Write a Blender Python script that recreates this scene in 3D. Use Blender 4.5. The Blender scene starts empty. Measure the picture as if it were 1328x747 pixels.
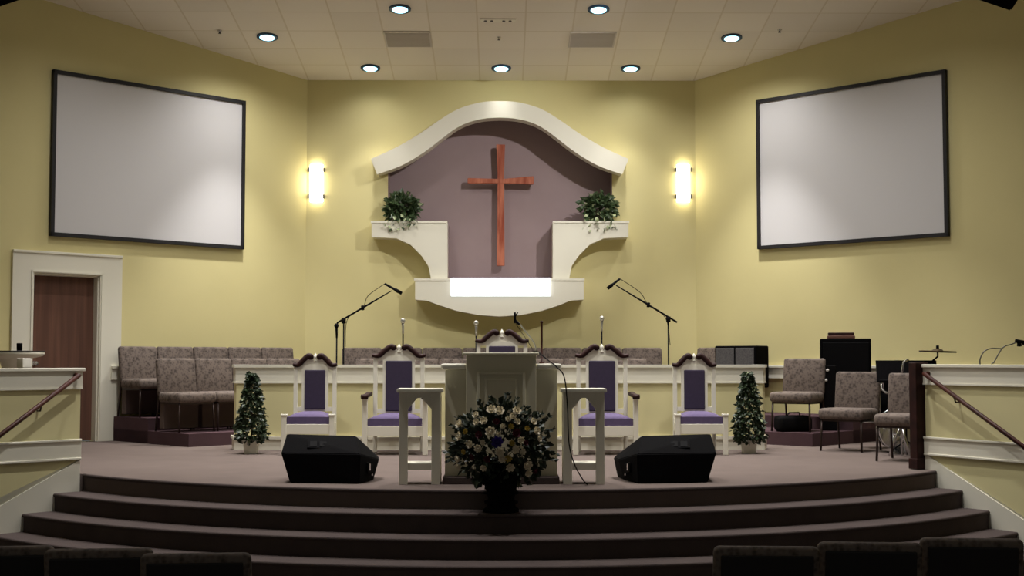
import bpy, bmesh, math, random
from mathutils import Vector, Matrix, geometry
random.seed(7)
R = math.radians
C = bpy.context.scene.collection
S = bpy.context.scene

# ------------------------------------------------------------------ camera
F = 1710.0
cam_d = bpy.data.cameras.new('camera'); cam = bpy.data.objects.new('camera', cam_d); C.objects.link(cam)
cam_d.sensor_width = 36.0; cam_d.lens = 36.0 * F / 1328.0
cam_d.clip_start = 0.1; cam_d.clip_end = 100
YAW = math.atan(14.0 / F); PITCH = R(3.1)
cam.location = (0, 0, 1.0)
cam.rotation_euler = (R(90) + PITCH, 0, -YAW)
S.camera = cam
RM = cam.rotation_euler.to_matrix()
EYE = Vector((0, 0, 1.0))

def ray(px, py):
    return RM @ Vector((px - 664.0, -(py - 373.5), -F))
def P(px, py, Y):                      # point seen at a pixel, at the depth Y of the thing
    r = ray(px, py); return EYE + r * (Y / r.y)
def XZ(px, py, Y):
    p = P(px, py, Y); return (p.x, p.z)

# ------------------------------------------------------------------ materials
def nodes(name):
    m = bpy.data.materials.new(name); m.use_nodes = True
    nt = m.node_tree; b = nt.nodes['Principled BSDF']
    return m, nt, b
def lin(c):
    return tuple(((v / 255.0) / 12.92 if v / 255.0 <= .04045 else ((v / 255.0 + .055) / 1.055) ** 2.4) for v in c) + (1,)
def mat(name, c, rough=.6, metal=0, spec=.5, noise=None, bump=None, c2=None, sheen=0):
    """c: srgb 0-255; noise=(scale, amount) mottles towards c2 ; bump=(scale,strength)"""
    m, nt, b = nodes(name)
    b.inputs['Base Color'].default_value = lin(c)
    b.inputs['Roughness'].default_value = rough
    b.inputs['Metallic'].default_value = metal
    b.inputs['Specular IOR Level'].default_value = spec
    tc = nt.nodes.new('ShaderNodeTexCoord')
    if noise:
        n = nt.nodes.new('ShaderNodeTexNoise'); n.inputs['Scale'].default_value = noise[0]; n.inputs['Detail'].default_value = 4
        nt.links.new(tc.outputs['Object'], n.inputs['Vector'])
        r = nt.nodes.new('ShaderNodeValToRGB')
        r.color_ramp.elements[0].position = .5 - noise[1]; r.color_ramp.elements[1].position = .5 + noise[1]
        r.color_ramp.elements[0].color = lin(c); r.color_ramp.elements[1].color = lin(c2 or tuple(v * .85 for v in c))
        nt.links.new(n.outputs['Fac'], r.inputs['Fac']); nt.links.new(r.outputs['Color'], b.inputs['Base Color'])
    if bump:
        n = nt.nodes.new('ShaderNodeTexNoise'); n.inputs['Scale'].default_value = bump[0]
        nt.links.new(tc.outputs['Object'], n.inputs['Vector'])
        bp = nt.nodes.new('ShaderNodeBump'); bp.inputs['Strength'].default_value = bump[1]; bp.inputs['Distance'].default_value = .01
        nt.links.new(n.outputs['Fac'], bp.inputs['Height']); nt.links.new(bp.outputs['Normal'], b.inputs['Normal'])
    return m
def emis(name, c, strength):
    m, nt, b = nodes(name)
    b.inputs['Base Color'].default_value = lin(c)
    b.inputs['Emission Color'].default_value = lin(c); b.inputs['Emission Strength'].default_value = strength
    return m
def wood(name, c, c2, scale=(18, 18, 1.2), rough=.4):
    m, nt, b = nodes(name)
    tc = nt.nodes.new('ShaderNodeTexCoord'); mp = nt.nodes.new('ShaderNodeMapping'); mp.inputs['Scale'].default_value = scale
    n = nt.nodes.new('ShaderNodeTexNoise'); n.inputs['Scale'].default_value = 1; n.inputs['Detail'].default_value = 6
    r = nt.nodes.new('ShaderNodeValToRGB')
    r.color_ramp.elements[0].position = .35; r.color_ramp.elements[1].position = .65
    r.color_ramp.elements[0].color = lin(c); r.color_ramp.elements[1].color = lin(c2)
    nt.links.new(tc.outputs['Object'], mp.inputs['Vector']); nt.links.new(mp.outputs['Vector'], n.inputs['Vector'])
    nt.links.new(n.outputs['Fac'], r.inputs['Fac']); nt.links.new(r.outputs['Color'], b.inputs['Base Color'])
    b.inputs['Roughness'].default_value = rough; b.inputs['Specular IOR Level'].default_value = .2
    return m
def brocade(name, dark, light):
    m, nt, b = nodes(name)
    tc = nt.nodes.new('ShaderNodeTexCoord')
    v = nt.nodes.new('ShaderNodeTexVoronoi'); v.inputs['Scale'].default_value = 38
    n = nt.nodes.new('ShaderNodeTexNoise'); n.inputs['Scale'].default_value = 14; n.inputs['Detail'].default_value = 5
    mx = nt.nodes.new('ShaderNodeMath'); mx.operation = 'MULTIPLY_ADD'; mx.inputs[1].default_value = .55
    r = nt.nodes.new('ShaderNodeValToRGB')
    r.color_ramp.elements[0].position = .5; r.color_ramp.elements[1].position = .85
    r.color_ramp.elements[0].color = lin(dark); r.color_ramp.elements[1].color = lin(light)
    nt.links.new(tc.outputs['Object'], v.inputs['Vector']); nt.links.new(tc.outputs['Object'], n.inputs['Vector'])
    nt.links.new(v.outputs['Distance'], mx.inputs[0]); nt.links.new(n.outputs['Fac'], mx.inputs[2])
    nt.links.new(mx.outputs[0], r.inputs['Fac']); nt.links.new(r.outputs['Color'], b.inputs['Base Color'])
    b.inputs['Roughness'].default_value = .85
    bp = nt.nodes.new('ShaderNodeBump'); bp.inputs['Strength'].default_value = .3; bp.inputs['Distance'].default_value = .005
    nt.links.new(mx.outputs[0], bp.inputs['Height']); nt.links.new(bp.outputs['Normal'], b.inputs['Normal'])
    return m
def ceiling_mat():
    m, nt, b = nodes('acoustic_tile')
    tc = nt.nodes.new('ShaderNodeTexCoord'); mp = nt.nodes.new('ShaderNodeMapping')
    mp.inputs['Location'].default_value = (.3025, -18.47 % .605, 0)
    mp.inputs['Location'].default_value = (.3025, .605 - (18.47 % .605), 0)
    br = nt.nodes.new('ShaderNodeTexBrick'); br.offset = 0; br.squash = 1
    br.inputs['Scale'].default_value = 1; br.inputs['Brick Width'].default_value = .605; br.inputs['Row Height'].default_value = .605
    br.inputs['Mortar Size'].default_value = .011; br.inputs['Mortar Smooth'].default_value = .2
    br.inputs['Color1'].default_value = lin((232, 224, 210)); br.inputs['Color2'].default_value = lin((225, 217, 203))
    br.inputs['Mortar'].default_value = lin((214, 203, 182))
    nt.links.new(tc.outputs['Object'], mp.inputs['Vector']); nt.links.new(mp.outputs['Vector'], br.inputs['Vector'])
    n = nt.nodes.new('ShaderNodeTexNoise'); n.inputs['Scale'].default_value = 120
    nt.links.new(tc.outputs['Object'], n.inputs['Vector'])
    bp = nt.nodes.new('ShaderNodeBump'); bp.inputs['Strength'].default_value = .25; bp.inputs['Distance'].default_value = .004
    nt.links.new(n.outputs['Fac'], bp.inputs['Height']); nt.links.new(bp.outputs['Normal'], b.inputs['Normal'])
    nt.links.new(br.outputs['Color'], b.inputs['Base Color']); b.inputs['Roughness'].default_value = .9
    return m

M = {}
M['wall'] = mat('yellow_paint', (220, 209, 152), .75, noise=(1.1, .3), c2=(212, 201, 145), bump=(60, .05))
M['ceil'] = ceiling_mat()
M['white'] = mat('cream_gloss_paint', (230, 226, 208), .45)
M['panel'] = mat('panel_paint', (218, 209, 158), .6)
M['pulpit'] = mat('pulpit_paint', (222, 216, 190), .5)
M['mauve'] = mat('mauve_paint', (158, 138, 138), .8, noise=(3, .3), c2=(151, 131, 132))
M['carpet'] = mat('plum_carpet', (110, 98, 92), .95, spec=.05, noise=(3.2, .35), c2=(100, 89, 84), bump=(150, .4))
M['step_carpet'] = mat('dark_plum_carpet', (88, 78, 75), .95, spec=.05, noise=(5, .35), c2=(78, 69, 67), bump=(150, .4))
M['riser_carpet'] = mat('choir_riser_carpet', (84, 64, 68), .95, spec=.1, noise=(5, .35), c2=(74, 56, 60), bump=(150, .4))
M['brocade'] = brocade('brown_brocade', (66, 56, 50), (110, 97, 88))
M['chair_metal'] = mat('bronze_metal', (58, 46, 42), .4, .6)
M['dark_shell'] = mat('dark_back_shell', (30, 24, 24), .6)
M['purple'] = mat('purple_velvet', (56, 45, 68), .9, noise=(30, .3), c2=(48, 39, 60))
M['purple_lit'] = mat('purple_velvet_lit', (94, 80, 112), .9, noise=(30, .3), c2=(82, 70, 102))  # the same purple velvet, lightened for the light falling on the seats
M['mahog'] = wood('mahogany', (34, 15, 13), (50, 24, 20), (10, 10, 10), .6)
M['rail'] = wood('dark_rail_wood', (52, 26, 20), (72, 36, 28), (8, 8, 8), .45)
M['door'] = wood('door_veneer', (92, 66, 56), (114, 82, 68), (14, 14, .6), .4)
M['cross'] = wood('red_cedar', (146, 74, 56), (196, 124, 98), (16, 16, 2.2), .25)
M['black'] = mat('black_vinyl', (7, 6, 7), .85, spec=.06, bump=(200, .2))
M['blackmat'] = mat('black_plastic', (8, 7, 8), .8, spec=.1)
M['grille'] = mat('grey_grille_cloth', (98, 96, 94), .9, noise=(60, .2), c2=(74, 72, 74))
M['frame'] = mat('black_screen_frame', (14, 12, 16), .6)
M['screen'] = mat('screen_vinyl', (208, 206, 206), .5, spec=.5)
M['chrome'] = mat('chrome', (210, 210, 212), .15, 1)
M['brass'] = mat('brass_cymbal', (78, 66, 44), .55, .8)
M['clip'] = mat('sconce_clip', (120, 118, 110), .4, .6)
M['leaf'] = mat('ivy_leaf', (46, 62, 38), .4, noise=(14, .3), c2=(78, 98, 62))
M['leaf_tree'] = mat('topiary_leaf', (34, 46, 28), .45, noise=(14, .3), c2=(50, 66, 40))
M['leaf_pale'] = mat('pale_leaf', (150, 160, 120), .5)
M['leaf_dark'] = mat('dark_leaf', (24, 34, 22), .5, noise=(14, .3), c2=(44, 58, 34))
M['stem'] = mat('brown_stem', (62, 48, 34), .8)
M['soil'] = mat('dark_soil', (40, 30, 24), .95)
M['cream'] = mat('cream_petal', (232, 222, 196), .6)
M['yellow'] = mat('yellow_petal', (196, 172, 84), .6)
M['violet'] = mat('violet_petal', (62, 42, 132), .6)
M['burg'] = mat('burgundy_petal', (92, 30, 44), .6)
M['vent'] = mat('vent_metal', (200, 192, 182), .6)
M['ring'] = mat('downlight_trim', (30, 70, 100), .5)
M['lamp'] = emis('downlight_lamp', (170, 235, 255), 3)
M['sconce'] = emis('sconce_shade', (255, 244, 214), 9)
M['bright_panel'] = emis('bright_white', (236, 244, 255), 1.6)  # emissive white for the raised panel on the niche ledge
M['box_brown'] = mat('brown_case', (96, 60, 46), .6)
M['mic_silver'] = mat('mic_mesh', (190, 188, 178), .35, .8)
M['rack'] = mat('brown_panel', (84, 68, 62), .8)  # brown of the panels under the left choir seats
M['paper'] = mat('white_plastic', (226, 222, 214), .5)

# ------------------------------------------------------------------ mesh helpers
class MB:
    def __init__(s): s.bm = bmesh.new()
    def _m(s, bm2, mtx=None):
        if mtx is not None: bm2.transform(mtx)
        me = bpy.data.meshes.new('tmp'); bm2.to_mesh(me); bm2.free(); s.bm.from_mesh(me); bpy.data.meshes.remove(me)
    def box(s, x0, x1, y0, y1, z0, z1, bev=0, seg=2, mtx=None):
        b = bmesh.new(); bmesh.ops.create_cube(b, size=1)
        for v in b.verts: v.co = Vector((x0 + (v.co.x + .5) * (x1 - x0), y0 + (v.co.y + .5) * (y1 - y0), z0 + (v.co.z + .5) * (z1 - z0)))
        if bev: bmesh.ops.bevel(b, geom=list(b.edges), offset=bev, segments=seg, affect='EDGES', profile=.5)
        s._m(b, mtx); return s
    def prism(s, pts, a0, a1, axis='z', bev=0, holes=None):
        """polygon pts extruded from a0 to a1. axis z: pts are (x,y); axis y: pts are (x,z); axis x: pts are (y,z)"""
        def mk(p, a):
            return Vector((p[0], p[1], a)) if axis == 'z' else (Vector((p[0], a, p[1])) if axis == 'y' else Vector((a, p[0], p[1])))
        b = bmesh.new()
        loops = [pts] + (holes or [])
        tess = geometry.tessellate_polygon([[mk(p, 0) for p in l] for l in loops])
        flat = [p for l in loops for p in l]
        va = [b.verts.new(mk(p, a0)) for p in flat]; vb = [b.verts.new(mk(p, a1)) for p in flat]
        if holes is None:
            b.faces.new(va); b.faces.new(list(reversed(vb)))
        else:
            for t in tess: b.faces.new([va[i] for i in t]); b.faces.new([vb[i] for i in reversed(t)])
        o = 0
        for l in loops:
            n = len(l)
            for i in range(n):
                j = (i + 1) % n
                b.faces.new([va[o + i], va[o + j], vb[o + j], vb[o + i]])
            o += n
        bmesh.ops.recalc_face_normals(b, faces=b.faces)
        if bev: bmesh.ops.bevel(b, geom=list(b.edges), offset=bev, segments=2, affect='EDGES')
        s._m(b); return s
    def tube(s, pts, r, n=8, caps=True):
        pts = [Vector(p) for p in pts]; rs = r if isinstance(r, (list, tuple)) else [r] * len(pts)
        b = bmesh.new(); rings = []
        up = None
        for i, p in enumerate(pts):
            if i == 0: d = pts[1] - p
            elif i == len(pts) - 1: d = p - pts[i - 1]
            else: d = (pts[i + 1] - p).normalized() + (p - pts[i - 1]).normalized()
            d.normalize()
            if up is None:
                up = Vector((0, 0, 1)) if abs(d.z) < .9 else Vector((1, 0, 0))
            sd = d.cross(up).normalized(); up = sd.cross(d).normalized()
            rings.append([b.verts.new(p + (sd * math.cos(2 * math.pi * k / n) + up * math.sin(2 * math.pi * k / n)) * rs[i]) for k in range(n)])
        for a, c in zip(rings, rings[1:]):
            for k in range(n):
                f = b.faces.new([a[k], a[(k + 1) % n], c[(k + 1) % n], c[k]]); f.smooth = True
        if caps: b.faces.new(rings[0]); b.faces.new(rings[-1])
        bmesh.ops.recalc_face_normals(b, faces=b.faces)
        s._m(b); return s
    def lathe(s, prof, n=20, mtx=None, flat=False):
        """prof: (r,z) list about z axis"""
        b = bmesh.new(); rings = []
        for r_, z in prof:
            if r_ < 1e-5: rings.append([b.verts.new((0, 0, z))])
            else: rings.append([b.verts.new((r_ * math.cos(2 * math.pi * k / n), r_ * math.sin(2 * math.pi * k / n), z)) for k in range(n)])
        for a, c in zip(rings, rings[1:]):
            for k in range(n):
                k2 = (k + 1) % n
                if len(a) == 1 and len(c) == 1: continue
                if len(a) == 1: f = b.faces.new([a[0], c[k2], c[k]])
                elif len(c) == 1: f = b.faces.new([a[k], a[k2], c[0]])
                else: f = b.faces.new([a[k], a[k2], c[k2], c[k]])
                f.smooth = not flat
        if len(rings[0]) > 1: b.faces.new(rings[0])
        if len(rings[-1]) > 1: b.faces.new(rings[-1])
        bmesh.ops.recalc_face_normals(b, faces=b.faces)
        s._m(b, mtx); return s
    def hull(s, pts, bev=0):
        b = bmesh.new()
        for p in pts: b.verts.new(p)
        bmesh.ops.convex_hull(b, input=b.verts)
        bmesh.ops.dissolve_limit(b, angle_limit=R(1), verts=b.verts, edges=b.edges)
        if bev: bmesh.ops.bevel(b, geom=list(b.edges), offset=bev, segments=2, affect='EDGES')
        s._m(b); return s
    def raw(s, verts, faces, smooth=False):
        vs = [s.bm.verts.new(v) for v in verts]
        for f in faces:
            ff = s.bm.faces.new([vs[i] for i in f]); ff.smooth = smooth
        return s
    def build(s, name, m, parent=None, smooth=False):
        me = bpy.data.meshes.new(name); s.bm.to_mesh(me); s.bm.free()
        if smooth:
            for p in me.polygons: p.use_smooth = True
        me.materials.append(M[m] if isinstance(m, str) else m)
        o = bpy.data.objects.new(name, me); C.objects.link(o)
        if parent: o.parent = parent
        return o

def tag(o, label=None, cat=None, group=None, kind=None):
    if label: o['label'] = label
    if cat: o['category'] = cat
    if group: o['group'] = group
    if kind: o['kind'] = kind
    return o
def thing(name, label, cat, loc=(0, 0, 0), rz=0, group=None):
    o = bpy.data.objects.new(name, None); C.objects.link(o); o.empty_display_size = .1
    o.location = loc; o.rotation_euler = (0, 0, rz)
    return tag(o, label, cat, group)
def struct(name, mb, m, label=None, parent=None):
    o = mb.build(name, m, parent)
    if parent is None: o['kind'] = 'structure'
    if label: o['label'] = label
    return o
def kids(o): return [c for c in C.objects if c.parent == o]
def copy_tree(o, parent=None):
    c = o.copy(); C.objects.link(c)
    if parent: c.parent = parent
    for ch in KIDS.get(o.name, None) or kids(o): copy_tree(ch, c)
    return c
KIDS = {}
def dup(o, loc, rz, label, group=None):
    c = copy_tree(o); c.location = loc; c.rotation_euler = (0, 0, rz); c['label'] = label
    if group: c['group'] = group
    return c
def spline(pts, n=6):
    out = []
    for i in range(len(pts) - 1):
        p0 = pts[max(i - 1, 0)]; p1 = pts[i]; p2 = pts[i + 1]; p3 = pts[min(i + 2, len(pts) - 1)]
        for k in range(n):
            t = k / n
            out.append(tuple(.5 * ((2 * b) + (-a + c) * t + (2 * a - 5 * b + 4 * c - d) * t * t + (-a + 3 * b - 3 * c + d) * t ** 3) for a, b, c, d in zip(p0, p1, p2, p3)))
    out.append(tuple(pts[-1])); return out

# ------------------------------------------------------------------ room
YB = 18.47; XC = 2.74; SLOPE = .137; ZC0 = 4.94
def zc(y): return ZC0 + SLOPE * (YB - y)
XS = 8.0; YS = YB - (XS - XC)          # where the slanted walls turn to run towards the audience
def WL(s, n, side):                    # side -1 left, +1 right: s along the slanted wall from the corner, n out from it
    k = math.sqrt(.5)
    return (side * (XC + k * s - k * n), YB - k * s - k * n)

# niche outline (on the back wall) from the photograph, centred at px 648
CO = [(0, 131), (20, 132), (42, 137), (60, 144.5), (80, 157), (104, 173.5), (135, 191.5), (167, 206)]
CI = [(0, 152.5), (20, 153.7), (40, 158.5), (56, 166), (72, 177.5), (99, 198), (128, 215), (159, 226)]
def full(half): 
    h = spline(half, 5)
    return [(648 - a, b) for a, b in reversed(h)] + [(648 + a, b) for a, b in h[1:]]
topc = [(x, y - 9) for x, y in full(CI) if 503 < x < 793]
niche_px = [(503, 292)] + [(503, topc[0][1])] + topc + [(794, topc[-1][1]), (794, 292), (716, 292), (716, 364), (581, 364), (581, 292)]
niche = [XZ(x, y, YB) for x, y in niche_px]
b = MB(); b.prism([(-XC, -.8), (XC, -.8), (XC, ZC0 + .02), (-XC, ZC0 + .02)], YB, YB + .08, 'y', holes=[niche])
struct('wall_back', b, 'wall')
# niche box behind the wall
b = MB()
n_ = len(niche)
v = [(x, YB + .02, z) for x, z in niche] + [(x, YB + .30, z) for x, z in niche]
b.raw(v, [(i, (i + 1) % n_, n_ + (i + 1) % n_, n_ + i) for i in range(n_)])
tess = geometry.tessellate_polygon([[Vector((x, YB + .30, z)) for x, z in niche]])
b.raw([(x, YB + .30, z) for x, z in niche], [tuple(t) for t in tess])
cx = sum(x for x, z in niche) / n_
nb = struct('wall_niche', b, 'mauve', 'mauve recessed niche in the back wall behind the cross')
sm = nb.modifiers.new('thick', 'SOLIDIFY'); sm.thickness = .01
for side, nm in ((-1, 'left'), (1, 'right')):
    # slanted wall (solid slab behind its face); the left one has a doorway
    L = (XS - XC) * math.sqrt(2)
    root = MB()
    def wpt(s, z, n=0, side=side):
        x, y = WL(s, n, side); return (x, y, z)
    ztop = lambda s: zc(WL(s, 0, side)[1]) + .02
    if side == -1:
        # opening limits along s
        def s_at(px, n=0):
            r = ray(px, 466); t = r.x / r.y; k = math.sqrt(.5)   # X = t*Y
            return (-XC + k * n - t * (YB - k * n)) / (k - t * k) if False else ((-XC + k * n) - t * (YB - k * n)) / (k * (1 - t))
        s_r, s_l = s_at(127), s_at(40); s_cr, s_cl = s_at(154.5), s_at(13)
        # height of the opening
        def z_at(px, py, s):
            Y = WL(s, 0, -1)[1]; return P(px, py, Y).z
        z_o = z_at(127, 358, s_r)
        z_c = z_at(154.5, 333.5, s_cr)
        outer = [(0, -.8), (L, -.8), (L, ztop(L)), (0, ztop(0))]
        hole = [(s_r, 0), (s_l, 0), (s_l, z_o), (s_r, z_o)]
    else:
        outer = [(0, -.8), (L, -.8), (L, ztop(L)), (0, ztop(0))]; hole = None
    bb = MB(); bb.prism(outer, 0, -.12, 'y', holes=[hole] if hole else None)
    # local frame: x -> s, y -> n, z
    k = math.sqrt(.5)
    mt = Matrix(((side * k, -side * k, 0, side * XC), (-k, -k, 0, YB), (0, 0, 1, 0), (0, 0, 0, 1)))
    bb.bm.transform(mt); bmesh.ops.recalc_face_normals(bb.bm, faces=bb.bm.faces)
    struct('wall_' + nm, bb, 'wall')
    def slant(mb, mt=mt): mb.bm.transform(mt); bmesh.ops.recalc_face_normals(mb.bm, faces=mb.bm.faces); return mb
    # side wall of the hall running forward
    bb = MB(); x0, x1 = sorted((side * XS, side * (XS + .12)))
    bb.prism([(-1.0, -.8), (YS, -.8), (YS, zc(YS)), (-1.0, zc(-1))], x0, x1, 'x')
    struct('wall_hall_' + nm, bb, 'wall')
    # chair rail along the slanted wall
    s0, s1 = (.05, s_cr + .13) if side == -1 else (.05, 5.8)
    bb = MB(); bb.box(s0, s1, .001, .055, .75, .885); bb.box(s0, s1, .001, .075, .885, .92, .006)
    struct('trim_chair_rail_' + nm, slant(bb), 'white', 'white chair rail along the slanted yellow wall')
    if side == -1:
        # casing
        bb = MB()
        bb.box(s_r - .0, s_cr, .001, .035, 0, z_c, .004); bb.box(s_cl, s_l, .001, .035, 0, z_c, .004)
        bb.box(s_r, s_l, .001, .035, z_o, z_c, .004)
        bb.box(s_cr - .005, s_cl + .005, .0, .05, z_c - .015, z_c + .015, .004)
        bb.box(s_r - .03, s_r - .012, .03, .045, 0, z_o + .03); bb.box(s_l + .012, s_l + .03, .03, .045, 0, z_o + .03); bb.box(s_r - .03, s_l + .03, .03, .045, z_o + .012, z_o + .03)
        dr = bpy.data.objects.new('door_1', None); C.objects.link(dr); dr['kind'] = 'structure'
        slant(bb).build('door_casing', 'white', dr)
        bb = MB()
        bb.box(s_r, s_r + .02, -.14, .0, 0, z_o); bb.box(s_l - .02, s_l, -.14, .0, 0, z_o); bb.box(s_r, s_l, -.14, .0, z_o - .02, z_o)
        slant(bb).build('door_jamb', 'white', dr)
        bb = MB(); bb.box(s_r + .02, s_l - .02, -.14, -.10, .01, z_o - .02)
        slant(bb).build('door_leaf', 'door', dr)
        bb = MB(); bb.lathe([(0, 0), (.03, .0), (.03, .008), (.012, .012), (.012, .035), (.028, .045), (.026, .065), (0, .07)], 16, Matrix.Translation((s_l - .09, -.1, .95)) @ Matrix.Rotation(R(-90), 4, 'X'))
        slant(bb).build('door_knob', 'chrome', dr)
# ceiling
b = MB()
b.prism([(-1.2, zc(-1.2)), (YB + .2, zc(YB + .2)), (YB + .2, zc(YB + .2) + .1), (-1.2, zc(-1.2) + .1)], -XS - .15, XS + .15, 'x')
struct('ceiling', b, 'ceil')

# ------------------------------------------------------------------ stage, steps
AC = Vector((0, 15.5)); R0 = 5.3; TR = .28
LA, LD = Vector((-3.69, 11.63)), Vector((-.681, -.732))
RA, RD = Vector((3.87, 12.04)), Vector((.481, -.877))
def hit(A, D, Rr):
    # intersection of the cheek line with the circle
    q = A - AC; bq = q.dot(D); cq = q.dot(q) - Rr * Rr
    return A + D * (-bq + math.sqrt(max(bq * bq - cq, 0)))
def arc(Rr, pL, pR, n=40):
    aL = math.atan2(pL.y - AC.y, pL.x - AC.x); aR = math.atan2(pR.y - AC.y, pR.x - AC.x)
    rl = (pL - AC).length; rr = (pR - AC).length
    return [(AC.x + (rl + (rr - rl) * i / n if False else Rr) * math.cos(aL + (aR - aL) * i / n), AC.y + Rr * math.sin(aL + (aR - aL) * i / n)) for i in range(n + 1)]
top = arc(R0, hit(LA, LD, R0), hit(RA, RD, R0))
LE = LA + LD * 2.2; RE = RA + RD * 2.0
b = MB()
b.prism(top + [(top[-1][0] + .02, top[-1][1]), (RE.x + .1, RE.y), (XS + .1, RE.y), (XS + .1, YS + .1), (XC, YB + .05), (-XC, YB + .05), (-XS - .1, YS + .1), (-XS - .1, LE.y), (LE.x - .1, LE.y)], -.745, 0)
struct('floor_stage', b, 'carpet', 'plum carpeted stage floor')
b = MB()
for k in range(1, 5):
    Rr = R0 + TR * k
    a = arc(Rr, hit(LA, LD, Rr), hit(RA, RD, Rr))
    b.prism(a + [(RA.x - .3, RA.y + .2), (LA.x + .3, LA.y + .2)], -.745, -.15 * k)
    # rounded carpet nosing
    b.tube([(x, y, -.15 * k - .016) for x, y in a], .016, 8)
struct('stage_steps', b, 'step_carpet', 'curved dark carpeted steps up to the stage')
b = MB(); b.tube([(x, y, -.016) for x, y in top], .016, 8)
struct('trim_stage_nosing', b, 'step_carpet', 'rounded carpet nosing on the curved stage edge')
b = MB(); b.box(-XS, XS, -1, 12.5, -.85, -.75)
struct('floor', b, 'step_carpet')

# cheek walls with cap, band, stringer
def cheek(nm, A, D, side, zcap, zb0, zb1, zs0, slope, Lw):
    N = Vector((-D.y, D.x)); 
    if N.x * side > 0: N = -N          # N points to the stairs
    mt = Matrix(((D.x, N.x, 0, A.x), (D.y, N.y, 0, A.y), (0, 0, 1, 0), (0, 0, 0, 1)))
    def T(mb): mb.bm.transform(mt); bmesh.ops.recalc_face_normals(mb.bm, faces=mb.bm.faces); return mb
    b = MB(); b.box(0, Lw, -.12, 0, -.745, zcap - .03)
    w = struct('wall_stair_' + nm, T(b), 'panel', 'low yellow wall beside the %s end of the steps' % nm)
    b = MB(); b.box(-.03, Lw, -.15, .03, zcap - .03, zcap, .006); b.box(-.012, Lw, -.132, .012, zcap - .17, zcap - .03)
    b.box(-.012, Lw, -.132, .018, zcap - .185, zcap - .17)
    T(b).build('cap', 'white', w)
    b = MB(); b.box(-.005, Lw, 0, .02, zb0, zb1); b.box(-.005, Lw, 0, .032, zb1 - .02, zb1, .004); b.box(-.005, Lw, 0, .028, zb0, zb0 + .02, .004)
    T(b).build('band', 'white', w)
    b = MB(); b.prism([(.0, -.72), (.0, zs0), (Lw, zs0 - slope * Lw), (Lw, -.72)], 0, .014, 'y'); T(b).build('stringer', 'white', w)
    return T, mt
TL, mL = cheek('left', LA, LD, -1, .925, .126, .307, .125, .48, 2.2)
TR_, mR = cheek('right', RA, RD, 1, .955, .13, .30, .14, .45, 2.0)
def handrail(T, z0, sl, Lr, label):
    root = thing('handrail', label, 'handrail')
    b = MB(); b.tube([(.06, .015, z0 + .0), (.06, .07, z0 - .0), (Lr, .07, z0 - sl * Lr), (Lr, .015, z0 - sl * Lr)], .021, 10); T(b).build('rail', 'rail', root)
    for s in (.4, Lr - .3):
        zr = z0 - sl * Lr * (s - .06) / (Lr - .06)
        b = MB(); b.tube([(s, .0, zr - .06), (s, .05, zr - .06), (s, .07, zr - .012)], .008, 8)
        T(b).build('bracket', 'chair_metal', root)
handrail(TL, .86, .67, 1.55, 'dark wooden handrail sloping down the low wall left of the steps')
handrail(TR_, .87, .535, 1.7, 'dark wooden handrail sloping down the low wall right of the steps')
b = MB(); b.box(-.10, -.012, -.06, .10, .005, .97, .006); b.box(-.11, -.004, -.07, .11, .005, .10, .004)
tag(TR_(b).build('newel_post', 'mahog'), 'dark wooden post at the stage end of the right low wall', 'post')

# choir partition
DP = 14.66
zp = .94
def poly_wall(mb, path, t, z0, z1):
    """thick polyline wall; path on the audience face, t to the back"""
    n = len(path); offs = []
    for i in range(n):
        d1 = (Vector(path[i]) - Vector(path[i - 1])).normalized() if i else None
        d2 = (Vector(path[i + 1]) - Vector(path[i])).normalized() if i < n - 1 else None
        d1 = d1 or d2; d2 = d2 or d1
        n1 = Vector((-d1.y, d1.x)); n2 = Vector((-d2.y, d2.x)); nn = (n1 + n2).normalized()
        offs.append(Vector(path[i]) + nn * (t / max(nn.dot(n1), .3)))
    mb.prism(list(path) + [tuple(p) for p in reversed(offs)], z0, z1); return mb
def off(path, t):
    q = []
    for i in range(len(path)):
        q.append(path[i])
    return q
xl, xr = -2.93, 2.90
path = [(xl - .085, DP + .30), (xl, DP), (xr, DP), (xr + .085, DP + .30)]
def grow(path, g):
    n = len(path); o = []
    for i in range(n):
        d1 = (Vector(path[i]) - Vector(path[i - 1])).normalized() if i else None
        d2 = (Vector(path[i + 1]) - Vector(path[i])).normalized() if i < n - 1 else None
        d1 = d1 or d2; d2 = d2 or d1
        n1 = Vector((d1.y, -d1.x)); n2 = Vector((d2.y, -d2.x)); nn = (n1 + n2).normalized()
        o.append(tuple(Vector(path[i]) + nn * (g / max(nn.dot(n1), .3))))
    return o
b = MB(); poly_wall(b, path, .11, 0, zp - .03)
pw = struct('wall_choir_partition', b, 'panel', 'low cream and yellow partition in front of the choir')
b = MB(); poly_wall(b, grow(path, .03), .17, zp - .03, zp); poly_wall(b, grow(path, .012), .122, zp - .19, zp - .03); poly_wall(b, grow(path, .02), .05, zp - .205, zp - .19)
b.build('cap', 'white', pw)
b = MB(); poly_wall(b, grow(path, .02), .04, 0.0, .12); poly_wall(b, grow(path, .035), .06, .12, .15)
b.build('baseboard', 'white', pw)
# vertical stiles between the panels
for xs in (-2.88, 2.85):
    b = MB(); b.box(xs - .05, xs + .05, DP - .008, DP + .02, .15, zp - .19); b.build('stile', 'panel', pw)

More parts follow.
